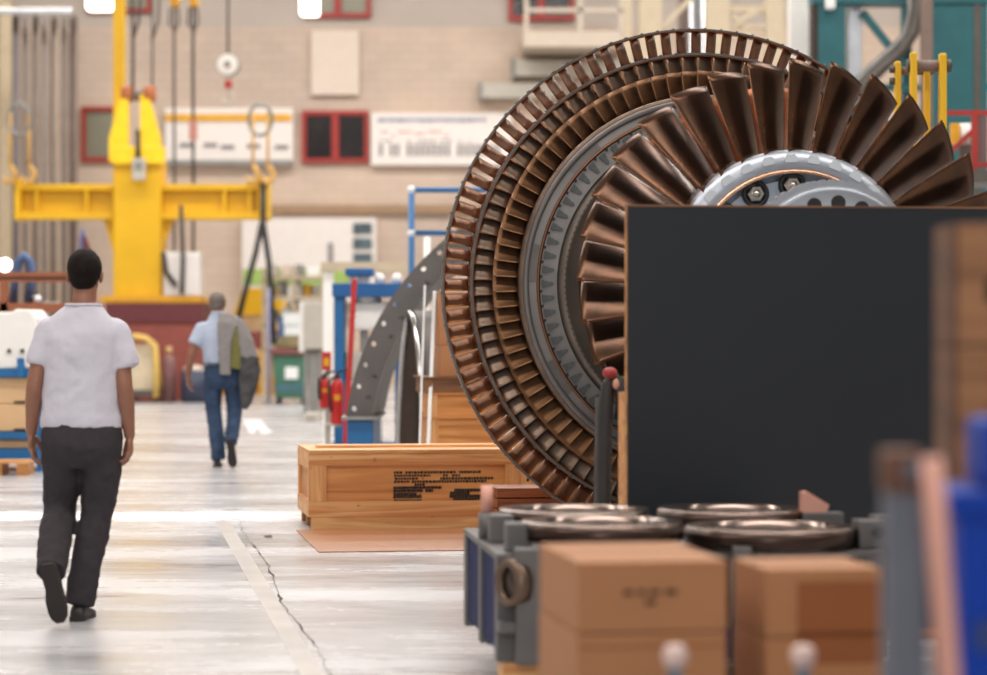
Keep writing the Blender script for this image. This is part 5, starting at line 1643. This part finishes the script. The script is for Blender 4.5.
for x in (900, 903):
    p = W(899, 66 if x == 900 else 78, Yl)
    MB().cyl((p.x - 0.03, Yl + 0.26, p.z), (p.x + 0.02, Yl + 0.26, p.z), 0.03, n=6).build('nut', M_dsteel, o)
a_, c_ = W(894, 0, Yl), W(953, 0, Yl)
MB().b(a_.x, c_.x, Yl - 0.05, Yl + 0.4, 2.2, 2.4, 0.01).build('lug_base', M_yel, o)
for x in (a_.x, c_.x - 0.1):
    MB().b(x, x + 0.1, Yl, Yl + 0.35, 0, 2.2).build('lug_leg', M_yel2, o)
# red railing on its platform
Yq = 27.0
o = T('red_railing', 'dark red railing at the right edge beyond the yellow lifting lugs', 'railing', 966, HY + 3807 / Yq, Yq)
zp = zr(170, Yq)
a_, c_ = W(938, 0, Yq), W(1040, 0, Yq)
MB().b(a_.x, c_.x, Yq, Yq + 1.2, zp - 0.12, zp).build('platform', M_dsteel, o)
for x in (940, 1034):
    xx = W(x, 0, Yq).x
    MB().b(xx - 0.05, xx + 0.05, Yq + 0.5, Yq + 0.6, 0, zp - 0.12).build('platform_leg', M_dsteel, o)
for y in (113, 165):
    MB().bar(W(940, y, Yq + 0.1), W(1040, y, Yq + 0.1), 0.05, 0.05).build('rail', M_red, o)
for x in (941, 974, 1010):
    p = W(x, 112, Yq + 0.1)
    MB().b(p.x - 0.026, p.x + 0.026, Yq + 0.07, Yq + 0.13, zp, p.z).build('post', M_red, o)
MB().bar(W(974, 130, Yq + 0.1), W(943, 158, Yq + 0.1), 0.05, 0.05).build('brace', M_red, o)
for x in (978, 982, 986, 990, 994):
    MB().bar(W(x, 115, Yq + 0.1), W(x, 165, Yq + 0.1), 0.012, 0.012).build('bar', M_red, o)
o = T('white_canister', 'white cylindrical canister with a yellow end standing behind the red railing', 'canister', 963, 165, Yq + 0.6)
p = W(965, 145, Yq + 0.6)
MB().lathe([(0, 0), (0.06, 0), (0.06, 0.22), (0, 0.22)], n=20, c=p, closed=False).build('canister_body', M_wht, o)
MB().b(p.x - 0.15, p.x - 0.06, Yq + 0.55, Yq + 0.65, p.z, p.z + 0.22, 0.01).build('canister_bracket', M_yel2, o)
MB().b(p.x - 0.06, p.x + 0.06, Yq + 0.55, Yq + 0.65, zp, p.z).build('canister_foot', M_dsteel, o)
# ------------------------------------------------------------------ foreground
M_black = mat('black_board_face', (20, 23, 28), 0.38, var=0.08, scale=1.5)
M_fix = mat('fixture_grey', (96, 92, 90), 0.5, 0.4, var=0.12, scale=6)
M_fixb = mat('fixture_blue', (6, 22, 76), 0.6, var=0.1, spec=0.1)
M_ring = mat('turned_ring_steel', (150, 132, 122), 0.2, 0.95, var=0.1, scale=4)
M_rside = mat('ring_side_reflection', (66, 50, 43), 0.3, 0.8, var=0.1)  # dark tone painted in for the dark surroundings mirrored by the ring sides
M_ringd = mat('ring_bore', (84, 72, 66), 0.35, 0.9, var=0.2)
M_pink = mat('copper_pink', (206, 150, 132), 0.45, 0.2, var=0.08)
M_cardd = mat('brown_printed_card', (136, 76, 32), 0.7, var=0.06)
M_boxw = wood('stacked_box_wood', (158, 108, 66), (126, 80, 44), 0, 0.8, 0.6, knots=False)
M_boxw2 = wood('stacked_box_shaded_side', (104, 62, 32), (78, 42, 20), 1, 0.8, 0.6, knots=False)  # darker copy of the box wood: shade of the left faces as colour
M_bluep = mat('blue_plastic', (2, 52, 148), 0.55, spec=0.2, var=0.06)
M_slate = mat('slate_grey_paint', (84, 86, 96), 0.5, var=0.1)

# black board in its wooden frame
o = TR('black_panel_crate', 'large upright crate with a plain black front standing before the turbine rotor', 'crate', 628, 12.0)
zt_ = zr(205, 12.0)
MB().b(0.0, 1.75, 0.0, 0.02, 0.05, zt_ - 0.006).build('black_front', M_black, o)
MB().b(0.0, 1.75, 0.022, 0.06, 0.05, zt_ - 0.006).build('backing_board', M_pined, o)
MB().b(-0.004, 1.76, -0.002, 0.064, zt_ - 0.006, zt_ + 0.002).build('top_edge', M_brown, o)
MB().b(-0.003, 0.0, 0.012, 0.06, 0.05, zt_ - 0.006).build('side_edge', M_pined, o)
MB().b(-0.004, 0.06, 0.06, 0.20, 0.0, zr(393, 12.0)).build('side_batten', M_ply, o)
MB().b(1.60, 1.75, 0.10, 0.22, 0.0, 1.0).build('side_batten', M_ply, o)
MB().b(0.0, 1.75, 0.0, 0.12, 0.0, 0.05).build('foot_board', M_pined, o)

# black hose hung at the crate's left edge
o = T('black_hose', 'black hose with a red cap and green collar hanging beside the black crate', 'hose', 606, 510, 12.9)
Yh = 12.75
base = W(604, 0, Yh)
pts = [Vector((base.x, Yh, 0.02)), W(604, 500, Yh), W(605, 440, Yh), W(606, 405, Yh), W(608, 385, Yh), W(613, 376, Yh), W(619, 380, Yh), W(621, 400, Yh), W(619, 420, Yh)]
MB().tube(pts, [0.034, 0.034, 0.034, 0.034, 0.032, 0.03, 0.028, 0.026, 0.024], n=12).build('hose_tube', M_blk2, o)
MB().ball(W(610, 373, Yh - 0.02), (0.036, 0.032, 0.028)).build('red_cap', mat('crimson_cap', (150, 44, 44), 0.5), o)
p = W(613.5, 378, Yh - 0.02)
MB().tube([p + Vector((0.024 * math.sin(2 * PI * k / 14), 0, 0.024 * math.cos(2 * PI * k / 14) - 0.004)) for k in range(14)], 0.008, n=8, closed=True).build('green_collar', mat('dark_green_band', (30, 96, 66), 0.5), o)
MB().ball(W(616, 384, Yh - 0.03), (0.016, 0.014, 0.026)).build('hook_end', M_pink, o)
MB().bar((base.x - 0.045, Yh + 0.02, 0.0), (base.x - 0.03, Yh + 0.02, W(0, 398, Yh).z), 0.02, 0.02).build('hanger_rod', M_dsteel, o)

# ring fixture ---------------------------------------------------------------
FA = math.radians(6.0)
fx = thing('ring_fixture', 'blue and grey steel fixture holding four turned rings, in front of the black crate', 'fixture', ((497 - CX) * 10.15 / F, 10.15, 0), local=True, rotz=FA)
zb = 0.15
def FX(px, row, Y):
    """local coordinates on the fixture of a measured point"""
    v = W(px, row, Y) - Vector(fx.location)
    c, s = math.cos(FA), math.sin(FA)
    return Vector((v.x * c + v.y * s, -v.x * s + v.y * c, v.z))
for x in (0.0, 1.42):
    for y in (0.0, 0.62, 1.24):
        MB().b(x, x + 0.07, y, y + 0.09, zb, 0.53).build('upright', M_fix, fx)
for y in (0.09, 0.71):
    MB().b(0.012, 0.04, y, y + 0.53, zb + 0.03, 0.53).build('side_plate', M_fixb, fx)
    MB().b(1.44, 1.47, y, y + 0.53, zb + 0.03, 0.53).build('side_plate', M_fixb, fx)
MB().b(0.02, 0.06, 0.56, 0.60, zb, 0.5).build('rib', M_fix, fx)
MB().b(0.07, 1.42, 0.02, 0.08, zb, zb + 0.12).build('crossbeam', M_fixb, fx)
MB().b(0.07, 1.42, 1.25, 1.31, zb, zb + 0.12).build('crossbeam', M_fixb, fx)
MB().b(0.0, 1.49, 0.0, 1.33, 0.53, 0.555, 0.004).build('top_plate', M_fix, fx)
MB().b(0.07, 0.15, 0.0, 0.08, 0.26, 0.30).build('bracket', M_fix, fx)
MB().b(0.0, 0.20, -0.10, 0.0, 0.27, 0.31).build('bracket', M_fix, fx)
MB().b(0.06, 0.20, -0.12, -0.01, 0.15, 0.585, 0.01).build('front_block', M_fix, fx)
MB().b(0.885, 0.955, -0.10, -0.01, 0.15, 0.585, 0.01).build('front_block', M_fix, fx)
# bearing ring let into the left front block
Rb = Matrix.Rotation(math.radians(62), 3, 'Z')
mb = MB()
cb = Vector((0.055, -0.075, 0.455))
mb.lathe([(0.062, -0.03), (0.09, -0.03), (0.09, 0.03), (0.062, 0.03)], n=36, axis='X')
bmesh.ops.transform(mb.bm, matrix=Matrix.Translation(cb) @ Matrix.Rotation(math.radians(24), 4, 'Z'), verts=mb.bm.verts)
mb.build('bearing_ring', mat('bronze_bearing', (104, 84, 70), 0.35, 0.7), fx)
mb = MB().lathe([(0.0, -0.018), (0.062, -0.018), (0.062, 0.02), (0.0, 0.02)], n=36, axis='X', closed=False)
bmesh.ops.transform(mb.bm, matrix=Matrix.Translation(cb) @ Matrix.Rotation(math.radians(24), 4, 'Z'), verts=mb.bm.verts)
mb.build('bearing_bore', M_ringd, fx)
# clamp pins and lugs round the top
p = FX(487, 520, 10.9)
MB().cyl((p.x, p.y, 0.555), (p.x, p.y, 0.66), 0.035).build('clamp_pin', M_fix, fx)
MB().cyl((p.x, p.y, 0.66), (p.x, p.y, 0.77), 0.024).build('pin_cap', M_pink, fx)
for px, Y in ((517, 10.3), (500, 10.75)):
    p = FX(px, 540, Y)
    MB().b(p.x - 0.045, p.x + 0.05, p.y - 0.06, p.y + 0.06, 0.555, 0.665, 0.008).build('lug', M_fix, fx)
for px, Y in ((868, 10.45), (884, 10.7)):
    p = FX(px, 540, Y)
    MB().b(p.x - 0.05, p.x + 0.06, p.y - 0.07, p.y + 0.07, 0.555, 0.665, 0.008).build('lug', M_fix, fx)
    MB().cyl((p.x + 0.02, p.y - 0.085, 0.62), (p.x + 0.02, p.y - 0.06, 0.62), 0.022).build('lug_bore', M_blk2, fx)
p = FX(813, 520, 10.95)
MB().b(p.x - 0.05, p.x + 0.12, p.y - 0.04, p.y + 0.04, 0.555, 0.66, 0.008).build('lug', M_fix, fx)
MB().prism([(p.x - 0.05, 0.66), (p.x + 0.05, 0.66), (p.x + 0.06, 0.69), (p.x - 0.03, 0.745), (p.x - 0.05, 0.74)], p.y - 0.03, p.y + 0.03).build('wedge', M_pink, fx)
# the four rings
def steel_ring(label, px, Y, r_, z_):
    v = W(px, 0, Y)
    q = thing('steel_ring', label, 'ring', (v.x, Y, z_), 'turned rings on the fixture', local=True)
    MB().lathe([(r_ - 0.10, 0.0), (r_ - 0.004, 0.0), (r_, 0.004), (r_, 0.068), (r_ - 0.004, 0.072), (r_ - 0.10, 0.072)], n=96).build('ring_body', M_ring, q)
    MB().lathe([(r_ - 0.004, 0.003), (r_ + 0.0015, 0.003), (r_ + 0.0015, 0.064), (r_ - 0.004, 0.064)], n=96).build('dark_reflection_band', M_rside, q)  # thin skin that carries the painted dark reflection
    c_, s_2 = math.cos(FA), math.sin(FA)
    dx, dy = v.x - fx.location.x, Y - fx.location.y
    MB().lathe([(0.12, 0.555), (0.215, 0.555), (0.215, z_ - 0.001), (0.12, z_ - 0.001)], n=40, c=(dx * c_ + dy * s_2, -dx * s_2 + dy * c_, 0)).build('ring_seat', M_fix, fx)
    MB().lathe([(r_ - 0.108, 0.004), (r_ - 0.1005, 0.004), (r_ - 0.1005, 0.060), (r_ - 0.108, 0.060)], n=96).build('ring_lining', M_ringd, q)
steel_ring('bright turned steel ring at the back left of the fixture', 574, 11.0, 0.305, 0.600)
steel_ring('bright turned steel ring at the front left of the fixture, over the large carton', 602, 10.36, 0.310, 0.596)
steel_ring('bright turned steel ring at the back right of the fixture, before the black crate', 734, 11.12, 0.315, 0.594)
steel_ring('bright turned steel ring at the front right of the fixture, over the smaller carton', 770, 10.48, 0.330, 0.568)
for i, (x, y, lb) in enumerate(((0.02, -0.02, 'wooden bearer block under the left front corner of the ring fixture'), (0.30, 1.05, 'wooden bearer block under the left rear corner of the ring fixture'), (1.15, -0.02, 'wooden bearer block under the right front corner of the ring fixture'), (1.15, 1.05, 'wooden bearer block under the right rear corner of the ring fixture'))):
    c, s = math.cos(FA), math.sin(FA)
    q = thing('wooden_block', lb, 'block', (fx.location.x + x * c - y * s, fx.location.y + x * s + y * c, 0), 'bearer blocks', local=True, rotz=FA)
    MB().b(0, 0.32, 0, 0.2, 0, 0.148, 0.006).build('block_body', M_pine, q)

# cartons in the foreground
zs = [0.0, 0.188, 0.401, 0.614, 0.803]
names_ = ['lowest', 'second from the floor', 'third from the floor', 'topmost']
for k in range(4):
    q = carton('brown carton with small dark print in the larger foreground stack, %s of the four' % names_[k] if k == 3 else 'plain brown carton in the larger foreground stack, %s of the four' % names_[k],
               578 if k != 2 else 577, 7.0, zs[k] + 0.001, 0.398, 0.60, zs[k + 1] - zs[k] - 0.003, M_card, 'foreground cartons', tape=False)
    if k == 3:
        rr = random.Random(5)
        for j, (x0, x1, z) in enumerate(((0.12, 0.145, 0.118), (0.158, 0.178, 0.118), (0.19, 0.215, 0.118), (0.23, 0.262, 0.118), (0.178, 0.205, 0.092))):
            MB().b(x0, x1, -0.0025, 0.001, z - 0.02, z - 0.007).build('print_mark', M_dark, q)
    else:
        MB().b(0.0, 0.398, -0.0015, 0.001, zs[k + 1] - zs[k] - 0.04, zs[k + 1] - zs[k] - 0.035).build('crease', M_cardd, q)
zs2 = [0.0, 0.20, 0.40, 0.592, 0.775]
for k in range(4):
    q = carton('brown carton with a darker printed front in the smaller foreground stack, topmost of the four' if k == 3 else 'brown carton in the smaller foreground stack, %s of the four' % names_[k],
               766, 7.1, zs2[k] + 0.001, 0.315, 0.36, zs2[k + 1] - zs2[k] - 0.003, M_card, 'foreground cartons', tape=False)
    if k >= 2:
        MB().b(0.085, 0.312, -0.002, 0.001, 0.0 if k == 3 else 0.12, 0.145 if k == 3 else 0.205).build('printed_panel', M_cardd, q)
# capped posts
for px, Y, lb in ((675, 6.2, 'short post with a pale round cap in front of the larger carton stack'), (803, 6.25, 'short post with a pale round cap in front of the smaller carton stack')):
    v = W(px, 655, Y)
    o = thing('capped_post', lb, 'post', (v.x, Y, 0), 'pale capped posts', local=True)
    MB().cyl((0, 0, 0.015), (0, 0, v.z), 0.017).build('post_rod', M_slate, o)
    MB().lathe([(0, -0.026), (0.022, -0.026), (0.028, -0.01), (0.028, 0.01), (0.018, 0.022), (0, 0.026)], n=24, c=(0, 0, v.z), closed=False).build('post_cap', mat('pale_pink_plastic', (204, 176, 166), 0.5), o)
    MB().lathe([(0, 0), (0.10, 0), (0.10, 0.012), (0, 0.015)], n=24, closed=False).build('post_base', M_slate, o)

# right edge: stacked wooden boxes, blue bin, slate post with copper bar
Yx = 5.9
def RB(px, row, Y):
    return W(px, row, Y)
zz = [0.0, 0.42, 0.84, zr(497, Yx), zr(345, Yx), zr(222, Yx)]
nm_ = ['lowest', 'second from the floor', 'third from the floor', 'second from the top', 'topmost']
for k in range(5):
    q = thing('wooden_box', 'brown wooden box in the stack at the right edge, %s' % nm_[k], 'box', (RB(958, 0, Yx).x, Yx, zz[k] + 0.001), 'boxes stacked at the right edge', local=True, rotz=0.0)
    h = zz[k + 1] - zz[k] - 0.004
    MB().b(0, 0.5, 0, 0.25, 0, h, 0.004).build('box_body', M_boxw, q)
    MB().b(-0.012, 0.0, 0.0, 0.25, 0, h).build('box_side_shade', M_boxw2, q)  # thin plate with the left face's shade painted in
    MB().b(0.06, 0.09, -0.006, 0.0, h * 0.35, h * 0.55).build('box_knot', M_dark, q)
Yz = 4.9
o = thing('blue_bin', 'large blue plastic bin at the lower right corner', 'bin', (RB(958, 0, Yz).x, Yz, 0), local=True, rotz=0.0)
ztop = zr(500, Yz)
mb = MB()
ro_ = [(0.03, 0), (0.55, 0), (0.58, ztop), (0.0, ztop)]
mb.prism(ro_, 0.0, 0.3).build('bin_body', M_bluep, o)
MB().b(-0.015, 0.6, -0.015, 0.32, ztop - 0.03, ztop + 0.015, 0.008).build('bin_rim', M_bluep, o)
MB().b(0.06, 0.58, 0.05, 0.28, ztop + 0.015, zr(420, Yz), 0.02).build('bin_lid', M_bluep, o)
MB().b(0.03, 0.18, -0.008, 0.0, zr(650, Yz), zr(620, Yz)).build('bin_handle', mat('navy_handle', (14, 44, 104), 0.5), o)
Yv = 4.6
o = thing('floor_stand', 'slate grey floor stand with rusty clamp and slanting copper bar at lower right', 'stand', (RB(903, 0, Yv).x, Yv, 0), local=True)
MB().b(-0.03, 0.04, -0.02, 0.06, 0.0, zr(458, Yv), 0.006).build('stand_post', M_slate, o)
MB().b(-0.10, 0.06, -0.1, 0.14, 0.0, 0.03, 0.004).build('stand_foot', M_slate, o)
MB().b(-0.035, 0.035, -0.035, 0.07, zr(492, Yv), zr(450, Yv), 0.012).build('rusty_clamp', mat('rust_brown', (86, 48, 26), 0.7, var=0.3, scale=30), o)
p, r2 = W(931, 458, Yv - 0.06) - o.location, W(950, 690, Yv - 0.06) - o.location
d_ = (r2 - p)
MB().tube([p, p + d_ * 0.5, r2 + d_ * ((r2.z - 0.02) / -d_.z)], 0.019, n=14).build('copper_bar', M_pink, o)
MB().bar((0.0, -0.02, zr(470, Yv)), p + d_ * 0.05, 0.03, 0.03).build('bar_bracket', M_slate, o)
